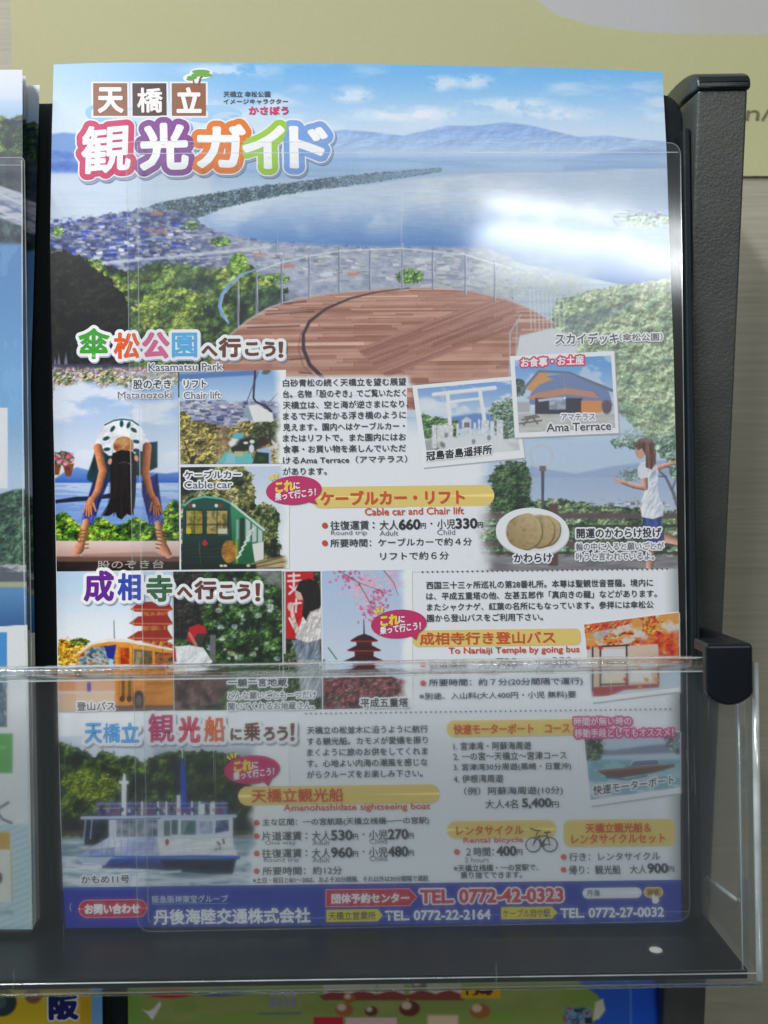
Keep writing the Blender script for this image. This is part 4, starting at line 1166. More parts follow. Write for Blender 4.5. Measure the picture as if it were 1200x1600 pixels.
def p_ama(c):
    X, Y = c.X, c.Y
    c.C[:] = c.ramp(556, 640, (112, 168, 232), (204, 224, 244))
    c.put(smooth01((fbm(X, Y, 40, 16, 1, 4) - .48) / .15) * .6, (226, 236, 246))
    c.leafy(c.ell(810, 606, 12, 14, 0, 4), [(70, 84, 84), (120, 132, 130)], 6, 2, 2)
    c.put(smooth01((Y - 644) / 4), c.tones(22, 5, 3, [(190, 190, 186), (214, 212, 206)]))
    c.put(c.poly([(828, 618), (842, 590), (884, 583), (950, 608), (958, 634), (826, 632)], 2), (126, 142, 186))
    c.put(c.poly([(822, 608), (842, 580), (862, 581), (832, 612)], 1.5), (216, 158, 110)); c.put(c.poly([(824, 606), (848, 588), (866, 592), (830, 606)], 1.5), (222, 160, 108))
    c.put(c.line([(815, 612), (842, 580), (888, 582), (956, 610)], [4, 4, 4, 5], 1.5), (120, 128, 150))
    c.put(c.poly([(822, 622), (840, 614), (884, 606), (926, 612), (936, 622), (884, 616), (836, 626)], 1.5), (204, 148, 124))
    c.put(c.rect(836, 622, 910, 647, 2), (70, 66, 80)); c.put(c.rect(858, 622, 884, 640, 2), c.tones(6, 6, 4, [(140, 150, 170), (206, 212, 222)]))
    c.put(c.poly([(840, 624), (878, 620), (880, 623), (842, 628)], 1.2), (190, 206, 226))
    c.put(c.rect(908, 626, 940, 645, 2), (228, 150, 96)); c.put(c.ell(948, 636, 8, 11, 0, 3), (110, 92, 104)); c.put(c.rect(806, 628, 828, 644, 3), (186, 186, 192))
    c.put(c.ell(882, 622, 2, 2, 0, 1.2), (250, 246, 230))
    for pts in ([(816, 656), (842, 651)], [(812, 662), (846, 657)], [(818, 664), (828, 652)], [(840, 662), (832, 652)], [(820, 652), (838, 649)]):
        c.put(c.line(pts, 2.6, 1.4), (120, 112, 108))
snapshot('printed_terrace_snapshot', [(796.5, 556.5), (959.5, 548.5), (967, 676.5), (804.5, 684)], [(804, 563), (954.5, 555.5), (961.5, 668.5), (811, 676)], p_ama, 0.0002)

# ---------------------------------------------------------------- plate of clay discs
pl = Pr()
pl.oval(832.5, 833.5, 57.5, 37.5, (196, 198, 206), .06, .00012)
pl.oval(832, 831, 57.5, 37.5, (248, 248, 250), .06, .00014)
pl.oval(834, 832, 44, 29, (236, 236, 240), .06, .00015)
plate = pl.build('printed_plate', bro)
c = Cv.quad((786, 800), (880, 800), (880, 868), (786, 868), 1.0, (240, 240, 244))
c.put(c.ell(832, 831.5, 58, 38, .06, 1), (246, 246, 249))
def disc(x, y, r, d):
    c.put(c.ell(x + 1.5, y + 1.5, r[0], r[1], .3, 2), (112, 92, 60))
    c.put(c.ell(x, y, r[0], r[1], .3, 2), np.clip(c.tones(9, 9, d, [(160, 136, 92), (190, 168, 122), (176, 152, 106)]) + ((c.X - x + y - c.Y) * .5)[..., None], 0, 255))
disc(855, 829, (20, 24), 1); disc(842, 830, (24, 26), 2); disc(819, 830, (28, 29), 3)
g = Cv(c.X, c.Y); keep = c.ell(832, 831, 57, 37, .06, 1)
# the picture is trimmed to an ellipse: bend its grid into one
a_, b_ = np.meshgrid(np.linspace(0, 1, 70), np.linspace(0, 2 * math.pi, 90))
Xe = 834 + 46 * a_ * np.cos(b_); Ye = 831 + 30 * a_ * np.sin(b_)
e = Cv(Xe, Ye, (243, 243, 247)); cc_ = c; c = e
disc(855, 829, (20, 24), 1); disc(842, 830, (24, 26), 2); disc(819, 830, (28, 29), 3)
e.X, e.Y = e.X[::-1], e.Y[::-1]; e.C = e.C[::-1]
e.build('picture', plate, 0.00018)

# ---------------------------------------------------------------- temple row: bus, stone figure, banner, pagoda
c = Cv.quad((88.5, 893), (269, 893), (271, 1110), (91.5, 1113), 0.95)
X, Y = c.X, c.Y
c.C[:] = c.ramp(893, 1000, (196, 218, 240), (238, 242, 246))
c.leafy(c.soft([(85, 1004), (104, 1000), (124, 998), (136, 1006), (136, 1040), (85, 1040)], 4, 2, 7, 1), [(176, 120, 40), (222, 170, 70), (240, 206, 110)], 8, 2)
c.leafy(c.ell(124, 1003, 16, 6, 0, 4), [(90, 110, 50), (140, 150, 70)], 6, 3, 1.6)
# red pagoda behind
for k_, (y, w) in enumerate(((950, 26), (972, 28), (995, 31))):
    c.put(c.rect(222, y, 262, y + 20, 2), c.tones(5, 9, 4, [(170, 80, 40), (216, 140, 80), (150, 60, 40)]))
    c.put(c.poly([(230 - w, y + 2), (216, y - 9), (262, y - 11), (270, y + 2), (262, y + 6), (212, y + 6)], 1.8), (168, 54, 40)); c.put(c.line([(232 - w, y + 2), (268, y + 3)], 2.4, 1.3), (206, 124, 80))
c.leafy(c.ell(250, 1014, 26, 12, 0, 6), [(150, 60, 40), (206, 110, 50), (226, 160, 80)], 7, 5, 2)
c.put(c.line([(178, 970), (179, 1002)], 1.6, 1.3), (130, 136, 130))
# bus: front and side
c.put(smooth01((Y - 1052) / 4), c.ramp(1055, 1113, (226, 178, 150), (216, 190, 166)))
c.put(c.poly([(116, 1046), (122, 1022), (140, 1006), (168, 1000), (196, 1000), (275, 1014), (275, 1104), (214, 1104), (180, 1100), (180, 1064), (116, 1060)], 2), c.tones(60, 60, 6, [(214, 140, 54), (232, 164, 76)]))
c.put(c.line([(124, 1020), (142, 1006), (170, 1000), (198, 1001), (275, 1016)], [3, 4, 5, 5, 3], 1.8), (238, 230, 222))
c.put(c.poly([(119, 1042), (126, 1022), (144, 1011), (176, 1008), (180, 1044), (120, 1048)], 2), c.tones(10, 8, 7, [(40, 52, 60), (120, 140, 150), (186, 196, 196), (150, 96, 40)]))
c.put(c.poly([(163, 1010), (182, 1007), (178, 1030), (168, 1028)], 2), (56, 64, 150)); c.put(c.rect(170, 1030, 177, 1062, 2), (176, 206, 230))
c.put(c.poly([(208, 1014), (238, 1017), (238, 1044), (208, 1044)], 2), c.tones(10, 10, 8, [(70, 66, 50), (120, 110, 74), (170, 120, 60)])); c.put(c.poly([(242, 1018), (270, 1021), (270, 1046), (242, 1045)], 2), c.tones(10, 10, 9, [(150, 80, 44), (196, 120, 60), (90, 76, 60)]))
c.put(c.rect(188, 1012, 202, 1038, 2), c.tones(8, 8, 10, [(214, 120, 50), (180, 70, 40), (120, 90, 50)]))
c.put(c.rect(190, 1052, 195, 1092, 1.5), (110, 84, 40)); c.put(c.rect(200, 1052, 205, 1092, 1.5), (120, 94, 40)); c.put(c.ell(191, 1092, 4, 5, 0, 1.5), (60, 46, 36)); c.put(c.ell(202, 1092, 4, 5, 0, 1.5), (60, 46, 36))
for xx in (223, 254): c.put(c.rect(xx - .9, 1015, xx + .9, 1046, 1), (150, 96, 40))
c.put(c.line([(186, 1046), (272, 1050)], 1.4, 1) * .7, (170, 100, 40)); c.put(c.line([(186, 1010), (186, 1100)], 1.2, 1) * .6, (150, 92, 36)); c.put(c.line([(207, 1010), (208, 1102)], 1.2, 1) * .6, (150, 92, 36)); c.put(c.poly([(214, 1018), (222, 1019), (216, 1042), (210, 1042)], 2) * .4, (226, 222, 200))
c.folds(c.poly([(116, 1046), (122, 1022), (140, 1006), (168, 1000), (196, 1000), (275, 1014), (275, 1104), (214, 1104), (180, 1100), (180, 1064), (116, 1060)], 2), .14, 30, 9, 7)
for yy in (1054, 1060): c.put(c.ell(124, yy, 4, 2, 0, 1.2), (236, 232, 214)); c.put(c.ell(170, yy, 4, 2, 0, 1.2), (236, 232, 214))
c.put(c.ell(217, 1093, 9, 14, 0, 2), (52, 46, 46)); c.put(c.ell(217, 1095, 5, 9, 0, 2), (120, 104, 96))
c.put(c.rect(228, 1066, 270, 1070, 1.5) * .6, (176, 110, 50))
c.put(c.rect(118, 1048, 178, 1060, 2), c.tones(14, 5, 11, [(60, 66, 66), (150, 150, 140), (110, 116, 116)]))
c.put(c.rect(136, 1066, 142, 1082, 1.5), (90, 84, 170)); c.put(c.rect(90, 1058, 118, 1080, 4) * .7, (216, 150, 110))
c.put(c.rect(88, 1080, 180, 1084, 2) * .7, (236, 222, 206)); c.put(c.rect(118, 1084, 178, 1096, 3) * .6, (226, 208, 186))
c.put(c.rect(180, 1102, 275, 1116, 3) * .8, (96, 78, 70))
c.build('printed_bus_photograph', bro, 0.00012, punch=1.16)

c = Cv.quad((270.5, 893), (440, 892), (442, 1109), (272.5, 1110), 0.95)
X, Y = c.X, c.Y
c.leafy(np.ones(X.shape), [(20, 34, 22), (40, 66, 36), (66, 98, 50), (100, 130, 76)], 13, 1)
c.leafy(c.soft([(270, 885), (320, 890), (316, 960), (312, 1000), (270, 1000)], 8), [(36, 34, 34), (66, 62, 58)], 14, 2)
c.put(c.poly([(395, 890), (444, 890), (444, 922), (420, 912)], 8) * .8, c.tones(9, 6, 3, [(120, 120, 122), (176, 176, 178)]))
rg = np.random.default_rng(5)
for k_ in range(46):
    x, y = rg.uniform(318, 440), rg.uniform(905, 1030); r = rg.uniform(2.2, 6)
    c.put(c.ell(x, y, r, r * .8, 0, 3) * (fbm(X, Y, 3, 3, 4, 2) * 1.3).clip(0, 1), [(206, 214, 206), (196, 206, 226), (186, 196, 150), (220, 222, 214)][k_ % 4])
c.put(c.rect(328, 992, 337, 1034, 2), (116, 120, 122))
c.put(c.ell(306, 996, 13, 16, 0, 2), (74, 66, 64)); c.put(c.poly([(292, 996), (296, 980), (310, 975), (322, 980), (322, 990), (308, 990), (300, 1004), (294, 1002)], 2), (196, 40, 50)); c.put(c.line([(296, 990), (306, 1008)], 5, 2), (206, 130, 120))
c.put(c.poly([(272, 1010), (296, 1008), (318, 1012), (332, 1034), (320, 1052), (296, 1058), (272, 1054)], 2.5), (234, 234, 236))
c.put(c.poly([(272, 1062), (300, 1056), (330, 1052), (352, 1056), (356, 1080), (340, 1100), (300, 1108), (272, 1108)], 5), c.tones(12, 12, 5, [(70, 52, 50), (116, 92, 88), (140, 118, 112)]))
c.folds(c.rect(272, 1008, 334, 1108, 3), .16, 10, 16, 4, .5)
c.put(c.poly([(268, 1012), (274, 1012), (276, 1034), (268, 1034)], 2), (196, 60, 70))
c.put(c.rect(340, 1040, 444, 1112, 10) * .35, (120, 122, 112))
c.build('printed_stone_figure_photograph', bro, 0.00012, punch=1.16)

c = Cv.quad((441.5, 893), (500.5, 892.5), (503, 1108), (443.5, 1109), 0.95)
X, Y = c.X, c.Y
c.leafy(np.ones(X.shape), [(34, 40, 36), (60, 80, 50), (90, 110, 70), (70, 76, 72)], 11, 6)
c.put(c.rect(446, 893, 490, 998, 2), (206, 30, 44)); c.put(c.rect(443, 893, 446.5, 1022, 1.3), (210, 206, 206))
for pts in ([(451, 900), (468, 899)], [(459, 896), (459, 916)], [(450, 908), (470, 907)], [(453, 916), (468, 926)], [(467, 914), (452, 928)], [(456, 944), (470, 942)], [(463, 936), (462, 956)], [(452, 966), (462, 986)]):
    c.put(c.line(pts, 3.4, 1.6), (238, 224, 224))
c.put(c.poly([(456, 1000), (500, 996), (502, 1030), (464, 1030)], 3), c.tones(5, 12, 7, [(110, 120, 136), (160, 168, 180)]))
c.put(c.poly([(464, 1030), (502, 1030), (503, 1090), (470, 1090)], 4), c.tones(6, 16, 8, [(160, 166, 170), (196, 200, 204)]))
c.put(c.poly([(462, 994), (472, 966), (486, 950), (502, 946), (503, 998), (480, 1004), (462, 998)], 2), c.tones(5, 5, 9, [(206, 198, 194), (240, 236, 234)]))
c.put(c.line([(464, 986), (458, 966), (455, 948)], [8, 7, 5], 2), (226, 196, 186)); c.put(c.ell(454, 948, 5, 7, 0, 2), (228, 198, 188))
c.put(c.ell(469, 927, 8, 11, 0, 2), (224, 190, 176))
c.put(c.poly([(462, 922), (468, 908), (484, 904), (498, 912), (502, 934), (500, 950), (484, 956), (478, 970), (472, 960), (475, 938), (470, 926)], 2), c.tones(5, 24, 10, [(18, 14, 18), (44, 32, 34)]))
c.folds(c.rect(456, 944, 503, 1092, 3), .2, 6, 14, 7, .3)
for k_ in range(12): c.put(c.line([(470 + k_ * 2.4, 910 + abs(k_ - 5)), (476 + k_ * 2, 955)], .8, .8) * .4, (80, 60, 58))
c.build('printed_banner_photograph', bro, 0.00012, punch=1.16)

c = Cv.quad((503, 892), (644, 890), (645, 1105), (505, 1108), 0.95)
X, Y = c.X, c.Y
c.C[:] = c.ramp(890, 1050, (188, 206, 232), (214, 222, 236))
rg = np.random.default_rng(9)
for k_ in range(260):
    b_x, b_y = ((548, 900), (575, 908), (590, 932), (562, 926), (584, 956), (612, 906))[k_ % 6]
    x = b_x + rg.normal() * 11; y = b_y + rg.normal() * 9
    c.put(c.ell(x, y, rg.uniform(1.2, 3.2), rg.uniform(1.2, 2.6), 0, 1.4) * .85, [(226, 130, 166), (240, 176, 200), (206, 96, 140), (236, 200, 214)][k_ % 4])
for pts in ([(530, 892), (560, 910), (600, 925)], [(560, 910), (580, 945), (585, 960)], [(600, 892), (615, 910), (622, 930)]):
    c.put(c.line(pts, [2, 1.5, .8], 1.2) * .6, (120, 84, 92))
c.put(c.line([(568.5, 968), (569, 992)], [1.2, 2.4], 1.2), (90, 66, 70))
for k_, (y, w) in enumerate(((997, 22), (1012, 27), (1029, 32), (1047, 30))):
    c.put(c.rect(569 - w * .55, y + 3, 569 + w * .55, y + 15, 1.6), (96, 44, 44))
    c.put(c.poly([(569 - w, y + 4), (569 - w * .5, y - 3), (569, y - 7), (569 + w * .5, y - 3), (569 + w, y + 4), (569 + w * .6, y + 6), (569 - w * .6, y + 6)], 1.6), (74, 46, 52)); c.put(c.line([(569 - w * .9, y + 5), (569 + w * .9, y + 5)], 1.8, 1.2), (176, 70, 60))
c.leafy(c.soft([(500, 1060), (530, 1056), (560, 1052), (600, 1054), (640, 1066), (640, 1112), (500, 1112)], 6, 2.2, 8, 11), [(70, 52, 56), (120, 70, 76), (150, 96, 96), (106, 92, 84)], 10, 12)
c.put(c.line([(513, 1012), (526, 1030)], 1.8, 1.3), (90, 140, 90))
c.put(c.rect(500, 1030, 508, 1040, 3), (110, 150, 100))
f = smooth01((X - 622 + (fbm(X, Y, 22, 22, 9, 3) - .5) * 16) / 18); c.put(f, (248, 249, 254))
c.build('printed_pagoda_photograph', bro, 0.00012, punch=1.16)

def p_autumn(c):
    X, Y = c.X, c.Y
    c.C[:] = c.ramp(960, 1090, (226, 214, 200), (214, 222, 234))
    c.put(smooth01((fbm(X, Y, 20, 14, 1, 4) - .45) / .15) * smooth01((1030 - Y) / 20), (232, 160, 70))
    c.leafy(smooth01((fbm(X, Y, 26, 20, 2, 4) - .46) / .08) * smooth01((1046 - Y) / 20) * smooth01((X - 920) / 20), [(176, 30, 30), (216, 60, 36), (232, 110, 44), (240, 170, 70)], 7, 3)
    c.put(c.poly([(1000, 1000), (1062, 985), (1062, 1034), (1010, 1040)], 8) * .8, c.tones(6, 6, 4, [(190, 30, 30), (224, 80, 40), (238, 150, 60)]))
    c.put(c.poly([(925, 990), (960, 980), (950, 992), (930, 1000)], 3) * .7, (170, 206, 236))
    c.leafy(c.poly([(905, 972), (990, 962), (985, 976), (905, 992)], 6) * .8, [(206, 60, 40), (236, 140, 80)], 6, 5, 2)
    # framed board (its figure left out), red foot
    c.put(c.poly([(925, 1012), (1028, 1006), (1032, 1072), (926, 1076)], 2), (226, 200, 180))
    for pts in ([(926, 1012), (926, 1080)], [(940, 1010), (982, 1008)], [(938, 1012), (938, 1072)], [(979, 1008), (980, 1070)], [(938, 1070), (980, 1068)], [(1028, 1030), (1029, 1070)]):
        c.put(c.line(pts, 2.6, 1.3), (54, 48, 60))
    c.put(c.rect(941, 1030, 977, 1067, 2), (238, 222, 204)); c.put(c.rect(941, 1032, 977, 1037, 2), (60, 54, 60)); c.put(c.rect(941, 1014, 977, 1026, 2), (230, 228, 232))
    c.put(c.rect(984, 1036, 1018, 1066, 3), (244, 240, 236))
    c.put(c.poly([(926, 1074), (1030, 1068), (1030, 1074), (976, 1078), (950, 1088), (926, 1088)], 2), (176, 70, 72))
    c.put(c.poly([(1030, 1040), (1062, 1036), (1062, 1076), (1030, 1080)], 4) * .8, (196, 212, 226))
    for (x, y) in ((1000, 1044), (1010, 1062), (1030, 1040), (1026, 1062), (1000, 1074), (938, 1012), (918, 1012), (978, 1062)):
        c.put(c.ell(x, y, 4, 3, .4, 2), (232, 150, 50) if x > 985 else (206, 50, 50))
snapshot('printed_autumn_snapshot', [(911.5, 974), (edge_r(957), 955.5), (edge_r(1080), 1080), (925, 1098)], [(912.5, 976), (edge_r(957) - .4, 957), (edge_r(1075) - .4, 1074), (924, 1090)], p_autumn)

def p_motor(c):
    X, Y = c.X, c.Y
    c.C[:] = c.ramp(1140, 1240, (196, 212, 232), (206, 216, 230))
    c.put(c.poly([(905, 1170), (960, 1172), (1010, 1165), (1062, 1160), (1062, 1176), (905, 1182)], 4) * .8, (120, 130, 150))
    c.put(smooth01((Y - 1184) / 4), c.ramp(1184, 1240, (150, 196, 206), (206, 224, 232)))
    c.put(smooth01((fbm(X, Y, 26, 7, 1, 3) - .5) / .1) * .6 * smooth01((Y - 1186) / 5), (110, 160, 180))
    c.leafy(c.soft([(905, 1145), (936, 1150), (944, 1164), (940, 1188), (905, 1190)], 6, 2, 7, 2), [(60, 76, 66), (100, 118, 100), (134, 150, 130)], 8, 3)
    c.leafy(c.soft([(1030, 1142), (1062, 1140), (1062, 1178), (1044, 1168)], 6, 2, 7, 4), [(90, 106, 110), (140, 154, 158)], 8, 5)
    c.put(c.poly([(932, 1204), (950, 1202), (1000, 1198), (1054, 1193), (1054, 1198), (1020, 1208), (966, 1216), (948, 1214)], 1.6), (110, 84, 76)); c.put(c.line([(934, 1205), (1000, 1200), (1054, 1194)], 2, 1.3), (176, 110, 70))
    c.put(c.poly([(980, 1198), (988, 1190), (1026, 1186), (1030, 1194)], 1.6), (110, 116, 150)); c.put(c.line([(984, 1196), (990, 1188), (1028, 1186)], 2, 1.3), (214, 220, 232))
    c.put(c.line([(948, 1215), (980, 1218), (1010, 1212)], 3, 2) * .7, (60, 80, 120))
snapshot('printed_motorboat_snapshot', [(911, 1152), (edge_r(1145), 1142), (edge_r(1240), 1239), (923, 1259.5)], [(913, 1153), (edge_r(1145) - .4, 1143.5), (edge_r(1230) - .4, 1230), (923, 1250)], p_motor)

# ---------------------------------------------------------------- sightseeing boat
c = Cv.quad((91.7, 1150), (452, 1145), (452, 1382), (98.6, 1391), 0.9)
X, Y = c.X, c.Y
c.C[:] = c.ramp(1150, 1200, (216, 226, 240), (222, 228, 238))
c.leafy(c.soft([(85, 1160), (110, 1163), (136, 1174), (150, 1186), (160, 1172), (176, 1176), (184, 1186), (204, 1178), (222, 1190), (240, 1180), (270, 1174), (300, 1172), (360, 1176), (388, 1190), (396, 1250), (396, 1305), (85, 1310)], 6, 1.8, 9, 1), [(26, 36, 28), (48, 66, 38), (76, 98, 46), (112, 130, 58)], 15, 2)
c.leafy(c.ell(140, 1226, 46, 26, .1, 16) * .8, [(60, 84, 30), (126, 140, 44), (150, 160, 60)], 9, 3, 1.5)
c.put(c.poly([(250, 1180), (396, 1180), (396, 1300), (300, 1300)], 30) * .5, (44, 50, 40))
c.put(smooth01((Y - 1270) / 14) * smooth01((1306 - Y) / 6), (52, 60, 54))
c.put(smooth01((Y - 1306 + (X - 250) * .0) / 4), c.ramp(1306, 1390, (166, 186, 196), (206, 216, 226)))
c.put(smooth01((Y - 1296) / 3) * smooth01((1312 - Y) / 3) * .5, (120, 116, 92))
wv = fbm(X, Y, 34, 5, 4, 4)
c.put(smooth01((wv - .5) / .08) * .7 * smooth01((Y - 1310) / 8), (236, 240, 244)); c.put(smooth01((.42 - wv) / .08) * .5 * smooth01((Y - 1310) / 8), (104, 134, 160))
W, LV, BL = (238, 240, 246), (178, 186, 226), (52, 76, 176)
# upper deck with people in blue shade, masts
c.put(c.rect(150, 1252, 356, 1274, 3) * .8, c.tones(7, 12, 5, [(60, 66, 150), (110, 120, 196), (140, 120, 160), (70, 80, 150)]))
for x in (222, 247, 260, 278, 289, 300, 312, 333): c.put(c.rect(x - 1.5, 1252, x + 1.5, 1274, 1.3), W)
c.put(c.rect(276, 1242, 282, 1274, 2), W); c.put(c.rect(310, 1256, 320, 1273, 2), W); c.put(c.rect(328, 1254, 336, 1273, 2), W)
c.put(c.poly([(190, 1224), (193, 1208), (196, 1210), (198, 1224), (197, 1274), (190, 1274)], 1.5), W); c.put(c.rect(186, 1220, 201, 1225, 1.5), W)
c.put(c.poly([(283, 1270), (281, 1200), (285, 1180), (289, 1200), (293, 1270)], 1.5), (60, 86, 190)); c.put(c.line([(285, 1150), (285, 1184)], 2, 1.2), (220, 224, 232))
c.put(c.line([(352, 1272), (348, 1252)], 2, 1.3), (110, 130, 200))
# cabin
c.put(c.rect(132, 1278, 172, 1320, 2), c.tones(8, 10, 6, [(40, 48, 54), (76, 84, 96)]))
c.put(c.rect(170, 1277, 364, 1340, 2), c.tones(40, 30, 7, [(206, 212, 232), (236, 238, 244)]))
c.put(c.rect(182, 1281, 246, 1308, 2), c.tones(12, 10, 8, [(84, 98, 108), (130, 140, 150), (176, 180, 196)])); c.put(c.rect(256, 1282, 266, 1306, 2), (110, 130, 134)); c.put(c.rect(268, 1281, 278, 1304, 2), (90, 120, 120))
c.put(c.rect(283, 1282, 306, 1304, 2), (92, 128, 130)); c.put(c.rect(312, 1284, 332, 1302, 2) * .8, c.tones(6, 6, 9, [(130, 140, 176), (206, 210, 226)])); c.put(c.poly([(338, 1282), (357, 1281), (358, 1298), (336, 1302)], 2), c.tones(6, 6, 10, [(50, 60, 110), (130, 150, 186)]))
c.put(c.line([(128, 1278), (368, 1275)], 5, 1.5), (206, 214, 236)); c.put(c.line([(128, 1281), (250, 1279)], 1.6, 1.2), (90, 110, 160))
for x in (134, 144): c.put(c.line([(x, 1280), (x - 3, 1310)], 2, 1.3), LV)
# hull
c.put(c.poly([(126, 1334), (170, 1308), (360, 1306), (372, 1338), (362, 1360), (230, 1352), (160, 1352), (124, 1346)], 2.5), c.tones(30, 20, 11, [(176, 186, 226), (226, 230, 240)]))
c.put(c.poly([(245, 1308), (358, 1305), (372, 1338), (250, 1338)], 3), (236, 238, 242))
c.put(c.poly([(124, 1330), (178, 1324), (180, 1338), (124, 1340)], 3) * .7, c.tones(8, 6, 12, [(110, 130, 190), (170, 186, 220)]))
c.put(c.line([(140, 1338), (250, 1339), (300, 1338), (372, 1340)], [2, 3, 4, 6], 1.6), (64, 104, 196))
c.put(c.poly([(160, 1342), (200, 1340), (300, 1341), (370, 1342), (364, 1364), (330, 1366), (240, 1358), (160, 1356)], 2.5), c.ramp(1340, 1366, (84, 104, 178), (44, 52, 76)))
c.put(c.poly([(250, 1343), (368, 1343), (362, 1366), (260, 1358)], 4) * .75, (30, 34, 52)); c.put(c.poly([(128, 1340), (176, 1338), (164, 1352), (128, 1352)], 3), (196, 206, 226))
for xx in range(178, 250, 12): c.put(c.rect(xx - .7, 1281, xx + .7, 1308, 1) * .8, (206, 212, 226))
for yy in (1256, 1263): c.put(c.line([(150, yy), (356, yy - 1)], 1.0, 1) * .8, (214, 220, 238))
for k_ in range(18): c.put(c.ell(158 + k_ * 11, 1264 + (k_ * 7) % 5, 2.6, 3.4, 0, 1.2) * .8, [(60, 44, 44), (206, 160, 140), (196, 60, 70), (40, 50, 110), (220, 222, 230)][k_ % 5])
for k_ in range(9): c.put(c.line([(160 + k_ * 10, 1312), (158 + k_ * 10, 1336)], 1.0, 1) * .6, (120, 136, 196))
c.folds(c.rect(126, 1308, 372, 1366, 3), .12, 26, 7, 5); c.put(c.rect(328, 1322, 346, 1330, 2) * .5 * (fbm(X, Y, 4, 9, 3, 2) > .5), (110, 116, 130))
c.put(c.poly([(286, 1284), (294, 1284), (288, 1302), (284, 1302)], 2) * .4, (210, 226, 226)); c.put(c.line([(268, 1310), (366, 1308)], 1, 1) * .6, (170, 176, 196))
c.put(c.ell(261, 1316, 3, 5, 0, 1.4), (176, 40, 50)); c.put(c.line([(340, 1316), (343, 1320)], 3, 1.3), (96, 96, 90)); c.put(c.line([(349, 1312), (350, 1318)], 3, 1.3), (96, 96, 90))
c.put(c.ell(300, 1364, 50, 8, 0, 6) * .5, (60, 90, 110)); c.put(c.line([(252, 1364), (282, 1361)], 4, 3) * .8, (238, 242, 244))
f = smooth01((X - 384 - 10 * smooth01((1180 - Y) / 30) + (fbm(X, Y, 22, 22, 9, 3) - .5) * 16) / 18); c.put(f, (248, 249, 254))
c.put(smooth01((1166 - Y) / 10) * smooth01((X - 100) / 10) * .0, (248, 249, 254))
c.put(smooth01((1158 - Y + (fbm(X, Y, 40, 20, 3, 3) - .5) * 16) / 12), (240, 243, 252))
c.build('printed_boat_photograph', bro, 0.00008, punch=1.16)

# ---------------------------------------------------------------- lettering of the centre brochure
def line(name, *runs):
    p = Pr()
    for r in runs:
        s, box, col = r[0], r[1], r[2]
        p.text(s, box, col, **(r[3] if len(r) > 3 else {}))
    return p.build(name, bro)

def T(s, x0, yc, x1, hgt=12.0, col=INK, name='printed_text_line', **kw):
    """one line of running text: left end, its middle height there, right end"""
    kw.setdefault('off', 0.004)
    p = Pr(); p.text(s, (x0, yc - hgt / 2, x1, yc + hgt / 2), col, **kw)
    return p.build(name, bro)

# title block
p = Pr()
for (x, y, rx, ry, cc) in ((160, 176, 27, 14, (150, 204, 244)), (215, 180, 44, 12, (196, 224, 246)), (270, 176, 36, 16, (214, 232, 248)), (330, 178, 48, 14, (166, 208, 244)), (356, 184, 24, 9, (188, 218, 246))):
    p.oval(x, y, rx, ry, cc, 0, .00009 + .0000008 * x / 60)
for x0, col in ((145.4, (150, 92, 62)), (206.7, (74, 42, 38)), (268.2, (150, 92, 62))):
    p.shape([(x0 - 3, 127.5), (x0 + 56.5, 127.5), (x0 + 57, 184), (x0 - 2.5, 184)], (236, 238, 244), .00011)
    p.shape([(x0, 130), (x0 + 53.3, 130), (x0 + 53.8, 181), (x0 + .4, 181)], col, .00013)
tb = p.build('title_blocks', bro)
p = Pr()
for s, b in (('天', (154, 138, 191, 175)), ('橋', (215, 138, 253, 175)), ('立', (277, 138, 313, 175))):
    p.text(s, b, (250, 248, 246), 1.0 if s == '橋' else 1.7, slope=0)
p.build('lettering', tb)
p = Pr()   # small pine above the blocks
p.oval(314, 115, 18, 9, (240, 246, 240), 0, .00012); p.oval(300, 122, 14, 7, (240, 246, 240), 0, .000121)
p.stroke([(311, 132), (313, 122), (318, 117)], 3, (120, 80, 54), .00015); p.stroke([(303, 132), (302, 124)], 2.2, (120, 80, 54), .000152)
for x, y, rx, ry in ((314, 112, 14, 3.4), (322, 117, 9, 3), (307, 117, 8, 2.6), (300, 121, 8, 3), (297, 124, 6, 2)):
    p.oval(x, y, rx, ry, (108, 172, 70), 0, .00016 + x * 1e-8)
p.build('printed_pine_emblem', bro)
T('天橋立 傘松公園', 349, 147, 422, 9, (84, 88, 100), slope=0)
T('イメージキャラクター', 349, 158.5, 449.5, 8, (84, 88, 100), slope=0)
T('かさぼう', 389, 172.5, 450, 12, (222, 62, 110), slope=0, bold=.7)

def outlined(name, items, white, ring, shadow=True, **kw):
    p = Pr()
    for s, b, col in items:
        p.text(s, b, col, halo=[(ring, white)], shadow=(ring + kw.get('bold', 0), (150, 160, 186), (1.6, 2.4)) if shadow else None, **kw)
    return p.build(name, bro)

p = Pr()
for s, b, col, sl in (('観', (130, 200, 204, 272), (206, 34, 98), -.09), ('光', (220, 196, 291, 264), (132, 64, 150), -.03), ('ガ', (309, 197, 381, 260), (232, 124, 38), .0), ('イ', (381, 197, 442, 260), (160, 208, 66), .03), ('ド', (454, 199, 509, 260), (126, 168, 230), .05)):
    p.text(s, b, (252, 252, 254), 1.9 if s == '観' else 3.0, halo=[(11.5, (238, 240, 248)), (9.2, col)], slope=sl, h=.00034, shadow=(15, (150, 164, 196), (2, 3)), lean=-.03 if s == '観' else .02)
p.build('printed_title', bro)

